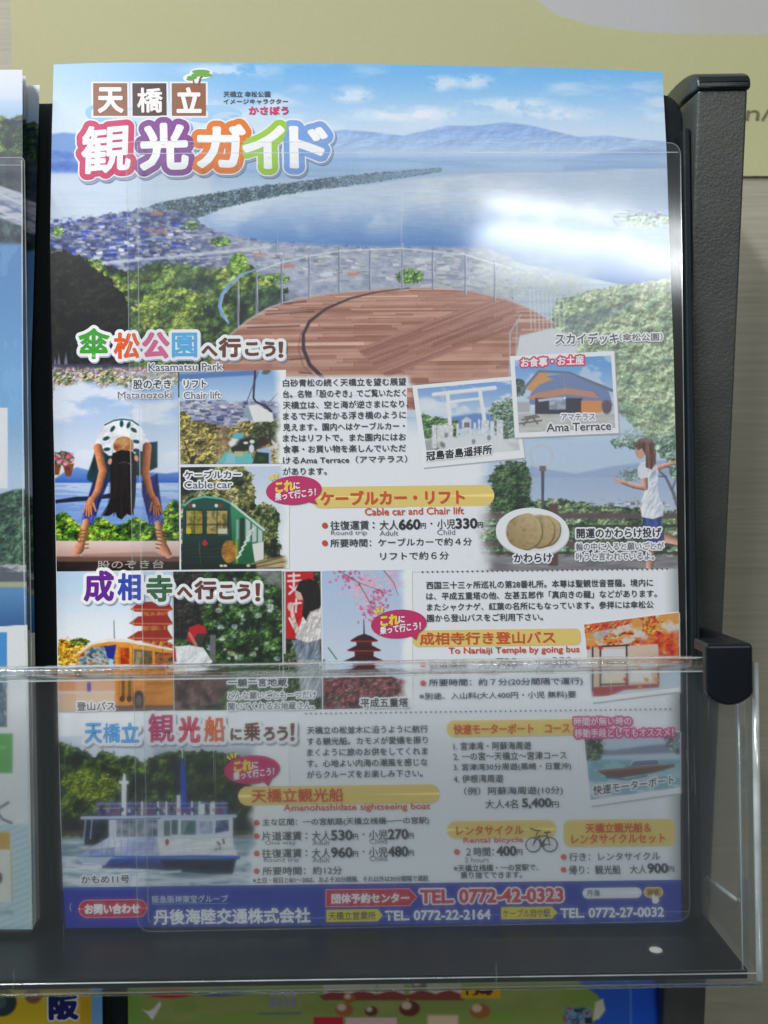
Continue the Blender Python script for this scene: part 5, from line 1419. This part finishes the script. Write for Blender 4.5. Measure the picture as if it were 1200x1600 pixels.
def heading(parts, extra=()):
    p = Pr()
    for s, b, col, bo in parts:
        p.text(s, b, col, bo, halo=[(5.0, (252, 252, 254))], h=.00036, shadow=(5.0 + bo, (170, 178, 200), (1.4, 2.2)), lean=.0, slope=-.01)
    return p.build('printed_heading', bro)
heading([('傘', (124, 514, 170, 560), (58, 168, 42), 1.3), ('松', (179, 521, 217, 559.5), (236, 94, 30), 1.5), ('公', (224, 521, 263, 558.5), (226, 104, 152), 2.2), ('園', (269.5, 521, 307, 557.5), (86, 182, 240), 1.2),
         ('へ', (316, 541.5, 338.5, 555.5), BROWN, 1.5), ('行', (343, 529, 375, 557), BROWN, 1.6), ('こ', (384, 536, 403, 555), BROWN, 1.4), ('う', (412, 535, 429.5, 556.5), BROWN, 1.4)])
heading([('！', (436, 535, 441.5, 558), BROWN, 1.3)])
heading([('成', (132.5, 893.5, 176.5, 938.5), (108, 40, 150), 1.8), ('相', (185, 897, 218.5, 937), (58, 78, 182), 1.5), ('寺', (230, 900, 268, 939), (56, 110, 72), 1.6),
         ('へ', (278, 918.5, 299.5, 933), BROWN, 1.5), ('行', (305, 908.5, 337, 935.5), BROWN, 1.5), ('こ', (343.5, 915, 364, 935.5), BROWN, 1.4), ('う', (372, 914, 390, 936), BROWN, 1.4), ('！', (400, 912.5, 405.5, 938.5), BROWN, 1.3)])
heading([('天', (133.5, 1131, 158.5, 1160.5), (76, 166, 232), 1.5), ('橋', (161.5, 1130.5, 187.5, 1160), (76, 166, 232), .8), ('立', (190.5, 1130.5, 216, 1159.5), (76, 166, 232), 1.5),
         ('観', (232.5, 1116, 271.5, 1159.5), (200, 46, 110), 1.2), ('光', (280, 1121, 311.5, 1159), (216, 62, 96), 2.0), ('船', (319.5, 1120.5, 351, 1158.5), (228, 110, 58), 1.2),
         ('に', (361, 1139, 377, 1156), BROWN, 1.2), ('乗', (381.5, 1129.5, 406, 1157), BROWN, 1.0), ('ろ', (412.5, 1137, 428.5, 1156), BROWN, 1.3), ('う', (433.5, 1136, 449, 1156.5), BROWN, 1.3), ('！', (454.5, 1131, 459.5, 1157), BROWN, 1.2)])

# captions with a pale outline
def cap(s, b, col=INK, r=2.4, bold=.35, halo=(250, 250, 254), **kw):
    p = Pr(); p.text(s, b, col, bold, halo=[(r, halo)], h=.0003, **kw)
    return p.build('printed_caption', bro)
cap('Kasamatsu Park', (232, 568, 347.5, 580), (104, 106, 120), 1.8, .1)
cap('股のぞき', (208, 594, 267, 608), INK, 2.2)
cap('Matanozoki', (184, 612, 268, 623), (132, 128, 140), 1.4, 0)
cap('リフト', (287, 594, 322.5, 606), INK, 2.2); cap('Chair lift', (287, 612, 344.5, 623.5), (120, 122, 140), 1.8, .1)
cap('ケーブルカー', (288, 736, 376.5, 748), INK, 2.6); cap('Cable car', (288, 752, 362.5, 763.5), (100, 104, 124), 2.2, .1)
cap('スカイデッキ', (868, 521, 966, 538), (108, 106, 112), 2.2, .4); cap('（傘松公園）', (968, 521, 1035, 533), (120, 118, 124), 2.0, .1)
cap('冠島沓島遥拝所', (666, 706, 768, 720), (36, 38, 44), 2.0, .5, slope=-.11)
cap('お食事・お土産', (814, 560, 912, 574), (252, 246, 250), 2.6, .5, (226, 74, 112), slope=-.05)
cap('アマテラス', (877, 647, 929.5, 657), (132, 132, 144), 2.2, .1); cap('Ama Terrace', (854, 662, 954.5, 674.5), (84, 84, 94), 2.0, .4, slope=-.03)
cap('かわらけ', (803, 865, 862, 879), (50, 50, 58), 2.4, .5)
cap('開運のかわらけ投げ', (901, 826, 1033, 841), (58, 58, 68), 2.4, .5)
cap('輪の中に入ると願いごとが', (900, 848.5, 1037, 860.5), (120, 120, 132), 2.2, .1); cap('叶うと言われているよ。', (900, 863.5, 1021.5, 876), (120, 120, 132), 2.2, .1)
cap('登山バス', (120, 1097, 179, 1110.5), (60, 58, 62), 2.2, .4)
cap('一願一言地蔵', (356, 1060, 448, 1073.5), (66, 66, 70), 2.2, .4); cap('どんな願いごとも一つだけ', (356.5, 1081, 494, 1093), (96, 96, 100), 2.0, .1); cap('聞いてくれるお地蔵さん。', (356.5, 1098, 490.5, 1110), (96, 96, 100), 2.0, .1)
cap('平成五重塔', (563.5, 1091.5, 637.5, 1105.5), (56, 54, 62), 2.4, .5)
cap('かもめ11号', (127, 1368.5, 202, 1380.5), (52, 56, 66), 2.4, .4)
cap('快速モーターボート', (927, 1228, 1053, 1243), (60, 62, 74), 2.0, .4, slope=-.14)
cap('時間が無い時の', (897, 1121, 986, 1134), (252, 240, 248), 3.0, .2, (222, 62, 140)); cap('移動手段としてもオススメ！', (898, 1139, 1052, 1152.5), (252, 240, 248), 3.0, .2, (222, 62, 140))

# running text: the park
for k_, (s, x1) in enumerate((('白砂青松の続く天橋立を望む展望', 634), ('台。名物「股のぞき」でご覧いただく', 634), ('天橋立は、空と海が逆さまになり、', 638), ('まるで天に架かる浮き橋のように', 634), ('見えます。園内へはケーブルカー・', 632), ('またはリフトで。また園内にはお', 634), ('食事・お買い物を楽しんでいただ', 634), ('けるAma Terrace（アマテラス）', 636), ('があります。', 510))):
    T(s, 442, 598.5 + 17.25 * k_, x1, 11.6)

def bubble(cx, cy, tail, d):
    p = Pr()
    p.oval(cx, cy, 43.5, 22.5, MAGENTA, -.07, .00030, 44)
    p.shape([(cx + 14, cy + 16), (cx + 32, cy + 13), tail], MAGENTA, .000301)
    for k_ in range(3):
        a = -2.35 + .42 * k_; x, y = cx - 27 + 9 * math.cos(a), cy - 9 + 9 * math.sin(a)
        p.shape([(x - 1.2 * math.sin(a), y + 1.2 * math.cos(a)), (x + 8 * math.cos(a) - 2.4 * math.sin(a), y + 8 * math.sin(a) + 2.4 * math.cos(a)), (x + 8 * math.cos(a) + 2.4 * math.sin(a), y + 8 * math.sin(a) - 2.4 * math.cos(a)), (x + 1.2 * math.sin(a), y - 1.2 * math.cos(a))], (250, 222, 60), .00032)
    o = p.build('speech_bubble', bro)
    p = Pr()
    p.text('これ', (cx - 28, cy - 12.5, cx - 1, cy + 3), (252, 226, 62), 1.1, slope=-.1, h=.00034)
    p.text('に', (cx + 0, cy - 12, cx + 9, cy - 2), WHITE, .5, slope=-.1, h=.00034)
    p.text('乗って行こう！', (cx - 29, cy + 4.5, cx + 34, cy + 16.5), WHITE, .45, slope=-.13, h=.00034)
    p.build('lettering', o)
bubble(459, 766, (496, 788), 0); bubble(623, 975, (650, 1000), 1); bubble(394, 1202.5, (419, 1229), 2)

def bar(x0, y0, x1, y1, s, box, r=None, slope=None, bold=.55):
    p = Pr(); p.pill(x0, y0, x1, y1, YELLOW, r, slope)
    o = p.build('yellow_bar', bro)
    p = Pr()
    for s1, b1 in zip(s, box): p.text(s1, b1, ORANGE, bold, slope=slope)
    p.build('lettering', o)
bar(485, 761, 772, 794, ['ケーブルカー・リフト'], [(501, 768, 725, 789)], bold=.9)
T('Cable car and Chair lift', 570, 799.5, 724.5, 11, ORANGE, bold=.35)
bar(645, 985, 907, 1011, ['成相寺行き登山バス'], [(656, 989, 867, 1007.5)], 8)
T('To Nariaiji Temple by going bus', 701, 1018, 905, 12, ORANGE, bold=.35)
bar(372, 1229, 687, 1259, ['天橋立観光船'], [(393, 1233, 536, 1254)])
T('Amanohashidate sightseeing boat', 443, 1263.5, 672, 13, ORANGE, bold=.35)
bar(697.5, 1126, 903, 1152, ['快速モーターボート　コース'], [(709, 1132, 890, 1147.5)], 12)
bar(698, 1283, 869, 1311, ['レンタサイクル'], [(713, 1291, 817.5, 1304.5)])
T('Rental bicycle', 724, 1314, 817, 10, ORANGE, bold=.35)
bar(880, 1281, 1054, 1324, ['天橋立観光船＆', 'レンタサイクルセット'], [(915, 1286.5, 1016.5, 1301.5), (893, 1304, 1039, 1318.5)], 11)

RED = (222, 74, 42)
def dot(p, x, y): p.oval(x, y, 4.6, 4.6, RED, 0, .0002, 18)
def fare(x, y, a, b, lab_, xa):
    """one line of fares: bullet, heading, adult and child prices"""
    p = Pr(); dot(p, x, y)
    x0, x1, x2, x3, x4, x5, x6, x7, x8 = xa
    kw = dict(off=.004)
    p.text(lab_, (x0, y - 7, x1, y + 7), INK, **kw)
    p.text('：', (x1 + 6, y - 5, x1 + 9, y + 4), INK, **kw)
    p.text('大人', (x2, y - 8, x3, y + 7), INK, **kw); p.text(a, (x3 + 1.5, y - 9, x4, y + 6), (44, 46, 56), .9)
    p.text('円', (x4 + 1.5, y - 3.5, x4 + 9, y + 5), INK, **kw)
    p.oval(x5, y - 3, 1.6, 1.6, INK, 0, .0002, 12)
    p.text('小児', (x6, y - 9.5, x7, y + 5.5), INK, **kw); p.text(b, (x7 + 1.5, y - 10.5, x8, y + 4.5), (44, 46, 56), .9)
    p.text('円', (x8 + 1.5, y - 5, x8 + 9, y + 3.5), INK, **kw)
    return p.build('printed_fare_line', bro)
fare(507.5, 821, '660', '330', '往復運賃', (516, 576, 593, 622, 656, 674, 683, 711, 745))
GREY = (120, 122, 134)
def small(runs, name='printed_small_print'):
    p = Pr()
    for s, x0, y0, x1, y1 in runs: p.text(s, (x0, y0, x1, y1), GREY, off=.0)
    p.build(name, bro)
small([('Round trip', 517, 829, 573, 838), ('Adult', 593, 829, 622, 837), ('Child', 683, 827.5, 711, 836)])
def bullet_line(x, y, s, x0, x1, hgt=12.5, **kw):
    p = Pr(); dot(p, x, y); p.text(s, (x0, y - hgt / 2, x1, y + hgt / 2), INK, off=.004, **kw); p.build('printed_bullet_line', bro)
bullet_line(507.5, 848.5, '所要時間：ケーブルカーで約４分', 516, 737)
T('リフトで約６分', 594, 869, 701, 12.5)
for k_, (s, x0, x1) in enumerate((('西国三十三ヶ所巡礼の第28番札所。本尊は聖観世音菩薩。境内に', 666, 1020), ('は、平成五重塔の他、左甚五郎作「真向きの龍」などがあります。', 666, 1026), ('またシャクナゲ、紅葉の名所にもなっています。参拝には傘松公', 667, 1021), ('園から登山バスをご利用下さい。', 667, 848))):
    T(s, x0, 914.5 + 17.1 * k_, x1, 11.6)
fare(661, 1038, '700', '350', '往復運賃', (670, 730, 747, 775, 808, 826, 836, 862, 893))
small([('Round trip', 671, 1046, 728, 1055), ('Adult', 748, 1046, 775.5, 1054), ('Child', 836.5, 1044, 864, 1053)])
bullet_line(661, 1067.5, '所要時間：約７分(20分間隔で運行)', 670, 910)
T('※別途、入山料(大人400円・小児 無料)要', 655, 1088.5, 899.5, 12)
for x0, y0, x1 in ((660, 893.5, 1056), (478, 1115, 1056)):
    p = Pr()
    n_ = int((x1 - x0) / 7.8)
    for k_ in range(n_): p.oval(x0 + 7.8 * k_, y0 + SLOPE * 7.8 * k_, 1.5, 1.5, (104, 106, 116), 0, .0002, 8)
    p.build('dotted_rule', bro)['kind'] = 'stuff'
for k_, (s, x1) in enumerate((('天橋立の松並木に沿うように航行', 668), ('する観光船。カモメが愛嬌を振り', 668), ('まくように旅のお供をしてくれま', 668), ('す。心地よい内海の潮風を感じな', 668), ('がらクルーズをお楽しみ下さい。', 660))):
    T(s, 479.5, 1141 + 17.3 * k_, x1, 11.8)
bullet_line(401, 1285.5, '主な区間：一の宮航路(天橋立桟橋―一の宮駅)', 410, 670)
xa = (409, 471, 487, 516, 550, 568, 576, 605, 637)
fare(401, 1306.5, '530', '270', '片道運賃', xa); small([('One way', 414, 1313.5, 462, 1322), ('Adult', 488, 1312.5, 515, 1320.5), ('Child', 577, 1310.5, 604, 1318.5)])
fare(401, 1333.5, '960', '480', '往復運賃', xa); small([('Round trip', 412, 1340.5, 467, 1349), ('Adult', 488, 1339.5, 515, 1347.5), ('Child', 577, 1337.5, 604, 1345.5)])
bullet_line(401, 1361, '所要時間：約12分', 410, 534)
T('※土日・祝日と8/1～20は、およそ20分間隔、それ以外は30分間隔で運航', 395, 1375.5, 669, 9, (100, 102, 114))
for s, x0, yc, x1 in (('1. 宮津湾・阿蘇海周遊', 708.5, 1166, 829.5), ('2. 一の宮～天橋立～宮津コース', 708.5, 1182, 885), ('3. 宮津湾30分周遊(黒崎・日置沖)', 708.5, 1199.5, 892), ('4. 伊根湾周遊', 708.5, 1217, 786)):
    T(s, x0, yc, x1, 12.5)
T('（例）阿蘇海周遊(10分)', 725, 1237, 879, 14)
line('printed_price_line', ('大人4名', (758, 1249.5, 809, 1263.5), INK, dict(off=.004)), ('5,400', (816, 1248, 861, 1263), (44, 46, 56), dict(bold=.9)), ('円', (862.5, 1252.5, 873, 1262), INK, dict(off=.004)))
p = Pr(); dot(p, 713.7, 1331); p.text('２時間：', (728, 1324, 771.5, 1338), INK, off=.004); p.text('400', (776, 1322.5, 806, 1337), (44, 46, 56), .9); p.text('円', (807.5, 1327, 816, 1336), INK, off=.004); p.build('printed_price_line', bro)
small([('2 hours', 726, 1339.5, 763.5, 1347.5)])
T('※天橋立桟橋・一の宮駅で、', 708.5, 1356.5, 841, 10.5); T('乗り捨てできます。', 719.5, 1367.5, 815.5, 10.5)
bullet_line(880.6, 1339, '行き：レンタサイクル', 889, 1031, 13)
p = Pr(); dot(p, 880.6, 1359); p.text('帰り：観光船　大人', (889, 1352.5, 1010, 1366.5), INK, off=.004); p.text('900', (1012, 1349.5, 1043, 1364), (44, 46, 56), .9); p.text('円', (1044.5, 1353.5, 1053, 1362), INK, off=.004); p.build('printed_price_line', bro)
# bicycle
p = Pr()
for cx in (833, 859):
    p.oval(cx, 1320 + SLOPE * (cx - 833), 12.5, 12, (70, 66, 70), 0, .0002); p.oval(cx, 1320 + SLOPE * (cx - 833), 10.3, 9.8, (246, 246, 250), 0, .00021)
    for a in range(0, 180, 30):
        p.stroke([(cx - 10 * math.cos(math.radians(a)), 1320 - 9.6 * math.sin(math.radians(a))), (cx + 10 * math.cos(math.radians(a)), 1320 + 9.6 * math.sin(math.radians(a)))], .5, (176, 176, 182), .000215)
p.stroke([(833, 1320), (842, 1306), (856, 1306), (847, 1320), (842, 1306)], 1.8, (96, 40, 40), .00022); p.stroke([(856, 1306), (847, 1320), (859, 1319.5), (854, 1301)], 1.8, (80, 48, 44), .00023)
p.stroke([(828, 1294), (836, 1297), (845, 1298)], 2.4, (70, 60, 60), .00024); p.stroke([(850, 1301), (860, 1300)], 2.6, (50, 46, 50), .00024); p.oval(848, 1320, 4, 4, (70, 62, 62), 0, .00025); p.stroke([(833, 1320), (840, 1299)], 1.6, (80, 76, 80), .00025)
p.build('printed_bicycle', bro)

# blue foot band
X, Y = page_grid(1380.5, None, 60, 8)
X, Y = X.copy(), Y.copy()
c = Cv(X, Y, (44, 62, 168)); c.put((fbm(X, Y, 200, 60, 3, 2) - .3).clip(0, 1) * .3, (52, 72, 178))
c.build('blue_band', bro, .00012)
p = Pr(); p.pill(122.5, 1406, 230, 1434.5, (236, 150, 160), h=.00016); p.pill(124, 1407.5, 228.5, 1433, (196, 26, 56), h=.00018)
o = p.build('red_label', bro); p = Pr(); p.text('お問い合わせ', (133, 1413, 218, 1428), WHITE, .8); p.build('lettering', o)
line('printed_mark', ('（', (109, 1411, 112, 1424), (190, 190, 216), {}))
T('阪急阪神東宝グループ', 238, 1405.5, 356, 11.5, (206, 212, 236), bold=.25)
p = Pr(); p.stroke([(238, 1413), (358, 1411.5)], .9, (150, 164, 216), .0002); p.build('thin_rule', bro)
T('丹後海陸交通株式会社', 240.5, 1433, 484, 23, WHITE, bold=.8, name='printed_company_name')
p = Pr(); q_ = lambda x, y: (x, y + SLOPE * (x - 510))
p.shape([q_(508.5, 1389.5), q_(640, 1389.5), q_(652.5, 1403.5), q_(640, 1417.5), q_(508.5, 1417.5)], (238, 160, 170), .00016); p.shape([q_(510, 1391), q_(639, 1391), q_(650.5, 1403.5), q_(639, 1416), q_(510, 1416)], (204, 30, 60), .00018)
o = p.build('red_label', bro); p = Pr(); p.text('団体予約センター', (518.5, 1397, 639, 1411.5), WHITE, .7); p.build('lettering', o)
p = Pr(); p.text('TEL. 0772-42-0323', (657, 1391, 879, 1411), (206, 36, 62), 1.3, halo=[(2.6, (250, 240, 246))], h=.0003); p.build('printed_telephone_number', bro)
for x0, x1, y0, s in ((510, 598, 1421.5, '天橋立営業所'), (783, 870.5, 1417.5, 'ケーブル府中駅')):
    p = Pr(); q_ = lambda x, y: (x, y + SLOPE * (x - x0))
    p.shape([q_(x0, y0), q_(x1 - 8, y0), q_(x1, y0 + 9.5), q_(x1 - 8, y0 + 19), q_(x0, y0 + 19)], (232, 214, 50), .00016)
    o = p.build('yellow_label', bro); p = Pr(); p.text(s, (x0 + 3, y0 + 3.5, x1 - 11, y0 + 16), (70, 70, 60), .1); p.build('lettering', o)
for s, b in (('TEL. 0772-22-2164', (602, 1423.5, 766, 1438)), ('TEL. 0772-27-0032', (876, 1419.5, 1037, 1434))):
    p = Pr(); p.text(s, b, WHITE, .7); p.build('printed_telephone_number', bro)
p = Pr(); p.pill(910, 1387.5, 1002.5, 1404, (238, 240, 246), h=.00016); o = p.build('search_box', bro)
p = Pr(); p.text('丹海', (917, 1390.5, 937, 1400.5), INK, .2); p.build('lettering', o)
p = Pr(); p.pill(1005.5, 1386, 1036, 1402.5, (240, 226, 160), h=.00016); p.pill(1007, 1387.5, 1034.5, 1401, (226, 180, 62), h=.00017); o = p.build('search_button', bro)
p = Pr(); p.text('検索', (1011.5, 1389.5, 1030, 1399), (90, 70, 40), .2); p.build('lettering', o)
p = Pr(); p.shape([(1018, 1402), (1021, 1396), (1024, 1401), (1029, 1402), (1030, 1408), (1026, 1412), (1020, 1411)], (250, 250, 252), .0003); p.build('pointing_hand', bro)

# ================================================================== brochures on the left
def paint_left(c):
    X, Y = c.X, c.Y
    c.C[:] = c.ramp(110, 175, (226, 230, 240), (206, 220, 240))
    c.put(smooth01((Y - 150) / 12) * smooth01((240 - Y) / 20), c.ramp(155, 200, (190, 212, 238), (150, 186, 226)))
    c.leafy(smooth01((Y - 184 + (fbm(X, Y, 14, 14, 1, 3) - .5) * 26) / 4), [(20, 40, 52), (34, 62, 54), (70, 96, 54), (110, 130, 60)], 12, 2)
    c.put(smooth01((Y - 236) / 8), c.tones(16, 12, 3, [(26, 34, 56), (44, 56, 72), (66, 80, 88)]))
    c.put(smooth01((Y - 288 - (X - 0) * .35) / 4) * smooth01((345 + X * .5 - Y) / 8), c.tones(30, 5, 4, [(110, 122, 160), (176, 180, 200), (206, 206, 216)]))
    for k_ in range(6):
        c.put(c.line([(-90, 262 + k_ * 13), (90, 345 + k_ * 13)], 3, 2) * .8, (96, 112, 164) if k_ % 2 else (206, 208, 222))
    c.put(smooth01((Y - 340 - X * .3) / 5), c.tones(10, 12, 5, [(30, 44, 60), (60, 80, 84), (110, 130, 140)]))
    c.put(smooth01((Y - 376) / 8), c.ramp(376, 640, (92, 142, 200), (124, 178, 228)))
    c.put((fbm(X, Y, 24, 60, 6, 3) > .58) * .25 * smooth01((Y - 380) / 8), (150, 196, 236))
    c.put(smooth01((Y - 640) / 30), c.ramp(640, 766, (134, 178, 222), (186, 208, 232)))
    c.put(c.rect(-200, 637, 12, 763, 1.5), (236, 236, 240))
    c.leafy(smooth01((Y - 770 + 8 * np.sin(X / 22.)) / 4), [(40, 66, 60), (60, 92, 76), (84, 116, 92)], 16, 7)
    c.put(smooth01((Y - 880) / 4), c.tones(20, 6, 8, [(120, 130, 130), (206, 206, 206), (90, 96, 106)]))
    c.put(smooth01((Y - 892) / 3), (92, 98, 112)); c.put(smooth01((Y - 908) / 2), (176, 176, 140)); c.put(smooth01((Y - 916) / 3), c.ramp(916, 985, (92, 146, 196), (50, 102, 162)))
    c.put(smooth01((Y - 978 + X * .06) / 1.5), (240, 240, 242))
    c.put(c.rect(-200, 988, 11, 1040, 1.5), (70, 150, 220)); c.put(c.rect(-200, 1040, 11, 1136, 1.5), c.tones(9, 12, 9, [(120, 140, 150), (70, 96, 116), (176, 186, 190)]))
    c.put(c.rect(-200, 1146, 20, 1208, 1.5) + 0 * X, (104, 180, 96)); c.put(c.ell(4, 1168, 6, 3, 0, 2) * .5, (180, 214, 170))
    c.put(smooth01((Y - 1286) / 4), (206, 226, 232)); c.put(smooth01((Y - 1286) / 6) * (((Y + X * .4) % 10) < 4) * .5, (160, 204, 218))
    c.put(c.rect(-200, 1300, 17, 1410, 1.5), (238, 236, 226)); c.put(c.rect(-200, 1300, 16, 1327, 1.5), (216, 170, 76)); c.put(c.line([(17, 1328), (19, 1410)], 1.4, 1.2), (206, 170, 90))
    c.put(c.line([(-6, 1266), (4, 1280), (18, 1286)], 4, 2), (110, 114, 122)); c.put(c.line([(0, 1262), (13, 1254)], 4, 2), (110, 114, 122)); c.put(c.ell(-2, 1372, 6, 9, 0, 2), (70, 80, 90))
    c.put(c.line([(-30, 1424), (8, 1426)], 5, 3) * .6, (140, 160, 176)); c.put(c.line([(12, 1424), (18, 1427)], 7, 3) * .6, (140, 160, 176))

def left_brochure(name, label, y0, y1, xr, n0, shift, thick):
    b = empty(name, tuple(at(-80., y1, n0)))
    tag(b, label, 'brochure', 'brochures in the left column')
    nx, ny = 130, 760
    a, bb = np.meshgrid(np.linspace(0, 1, nx), np.linspace(0, 1, ny))
    Y = y0 + (y1 - y0) * bb; xr_ = np.interp(Y, [y0, 600, 1000, y1], xr)
    X = -150 * (1 - a) + xr_ * a
    mf = lambda px, py, h=0.0: at(px, py, n0 + h)
    cL = Cv(X - shift[0], Y - shift[1]); paint_left(cL); cL.X, cL.Y = X, Y
    cL.put(smooth01((X - xr_ + 3.0) / 2) * smooth01((Y - 990) / 10) * .7, (226, 222, 190))
    sh = cL.build('printed_cover', b, 0.00006, mf)
    ol = [(-150, y0), (xr[0], y0)] + [(x_, y_) for x_, y_ in zip(xr[1:], (600, 1000, y1))] + [(-150, y1)]
    bm_obj('paper_block', prism_bm([at(x, y, n0) for x, y in ol], [at(x, y, n0 - thick) for x, y in ol]), M_PAPER, b)
    return b
M_PAPER = plastic('white_paper', (0.72, 0.73, 0.72), 0.6, 0.0, 900, 0.2, 0, .04)
left_brochure('tourist_leaflet', 'light blue leaflet behind clear cover at the left picture edge, frontmost', 109, 1452, [35, 36, 43, 51], 0.0042, (0, 0), .0016)
left_brochure('tourist_leaflet', 'leaflet peeking out behind the frontmost one at the left picture edge', 119, 1440, [40.5, 40, 47, 58], 0.0004, (4, 8), .0012)
left_brochure('tourist_leaflet', 'rearmost leaflet at the left edge whose right margin shows beside the black gap', 133, 1436, [62, 48, 54.5, 62], -.0028, (14, 12), .0012)

# ================================================================== brochures of the tier below
LN = -0.050
lower_panel = bm_obj('lower_back_panel', box_pf(-330, 121, -330, -172, -62, -58, .5), M_PANEL, rack)
mfl = lambda px, py, h=0.0: at(px, py, LN + h)
lb = empty('map_brochure', tuple(at(612., 1900., LN)))
tag(lb, 'green and blue illustrated map brochure below the centre one', 'brochure')
c = Cv.quad((199, 1500), (1028, 1490), (1034, 1760), (203, 1770), .55)
X, Y = c.X, c.Y
c.C[:] = np.array((146, 166, 88.))
c.put(smooth01((fbm(X, Y, 160, 60, 1, 4) - .42) / .2) * .7, (168, 178, 106)); c.put(smooth01((240 - X) / 40) * .8, (122, 176, 66)); c.put(smooth01((fbm(X, Y, 60, 30, 2, 3) - .55) / .1) * .5, (130, 172, 70))
sea = [(860, 1480), (900, 1530), (935, 1556), (944, 1580), (920, 1605), (880, 1640), (800, 1800), (1100, 1800), (1100, 1480)]
c.put(c.poly(sea, 4), (40, 100, 214)); c.put(c.poly([(985, 1480), (990, 1560), (992, 1700), (1100, 1700), (1100, 1480)], 3), (30, 92, 226)); c.put(c.line([(975, 1528), (985, 1544), (987, 1700)], 2, 1.5) * .6, (140, 190, 240))
c.put(c.poly([(930, 1566), (942, 1560), (946, 1578), (936, 1592), (926, 1594)], 3), (222, 222, 196))
c.put(c.ell(270, 1552, 34, 7, 0, 3), (216, 90, 40)); c.put(c.ell(262, 1556, 24, 3, 0, 3), (206, 40, 40)); c.put(c.ell(350, 1551, 36, 5, -.05, 3), (56, 66, 160))
rg = np.random.default_rng(4)
for x0 in (505, 545, 590, 640, 680):
    c.put(c.rect(x0, 1538, x0 + 42, 1560, 4), (226, 214, 206)); c.put(c.poly([(x0 - 6, 1556), (x0 + 20, 1546), (x0 + 48, 1556), (x0 + 44, 1563), (x0, 1563)], 2), (150, 74, 66))
for (x, y, r) in ((546, 1560, 10), (538, 1578, 14), (580, 1580, 10), (640, 1576, 16), (655, 1540, 12), (750, 1580, 16), (905, 1586, 14)):
    c.put(c.ell(x, y, r, r * .75, 0, 3), [(110, 60, 50), (60, 84, 130), (176, 110, 60), (90, 66, 60)][int(x) % 4]); c.put(c.ell(x - r * .3, y - r * .3, r * .5, r * .4, 0, 3), (226, 206, 186))
c.put(c.rect(720, 1541, 782, 1560, 2), (236, 186, 40)); c.put(c.rect(728, 1546, 774, 1555, 2) * (fbm(X, Y, 7, 20, 5, 2) > .42), (96, 60, 30))
c.put(c.rect(490, 1589, 536, 1640, 2), (206, 40, 60)); c.put(c.rect(540, 1590, 620, 1640, 2), (236, 196, 200)); c.put(c.rect(668, 1586, 716, 1620, 5), (240, 214, 180))
for x in range(422, 456, 11):
    c.put(c.rect(x, 1548, x + 8, 1556, 1.5) , (186, 176, 206)); c.put(c.rect(x, 1560, x + 8, 1574, 1.5) * .8, (150, 146, 200))
c.put(c.line([(404, 1584), (470, 1583)], 3, 2) * .7, (90, 110, 170))
c.put(c.poly([(222, 1577), (232, 1580), (240, 1576), (250, 1564), (252, 1570), (244, 1584), (238, 1594), (232, 1586)], 2), (240, 240, 240))
c.put(c.rect(880, 1575, 925, 1600, 4), c.tones(9, 9, 6, [(40, 50, 80), (130, 176, 210), (150, 70, 50)]))
c.build('printed_cover', lb, .00006, mfl)
ol = [(199, 1500), (1028, 1490), (1040, 1900), (206, 1910)]
bm_obj('paper_block', prism_bm([at(x, y, LN) for x, y in ol], [at(x, y, LN - .0012) for x, y in ol]), M_PAPER, lb)

yb = empty('yellow_brochure', tuple(at(60., 1900., LN)))
tag(yb, 'yellow brochure with a dark blue character in the lower left corner', 'brochure')
c = Cv.quad((-160, 1510), (159, 1505), (162, 1760), (-160, 1770), .7)
X, Y = c.X, c.Y
c.C[:] = np.array((238, 208, 44.)); c.put(smooth01((X - 124) / 3), (220, 180, 40)); c.put(smooth01((X - 142) / 2), (120, 182, 236))
c.put(c.ell(2, 1566, 24, 22, 0, 3), (50, 70, 74)); c.put(c.ell(0, 1566, 10, 10, 0, 4), (86, 110, 110)); c.put(c.ell(52, 1556, 13, 12, 0, 4), (150, 100, 80))
c.put(c.rect(20, 1538, 140, 1549, 3) * .6, (90, 100, 130))
c.build('printed_cover', yb, .00006, mfl)
p = Pr(); p.text('阪', (78, 1556, 120, 1592), (24, 36, 110), 2.6, halo=[(2.4, (244, 246, 250))], h=.0003, slope=-.02); p.build('printed_character', yb, mfl)
ol = [(-160, 1510), (159, 1505), (164, 1900), (-160, 1910)]
bm_obj('paper_block', prism_bm([at(x, y, LN) for x, y in ol], [at(x, y, LN - .0012) for x, y in ol]), M_PAPER, yb)

bpy.data.objects.remove(_fo, do_unlink=True)
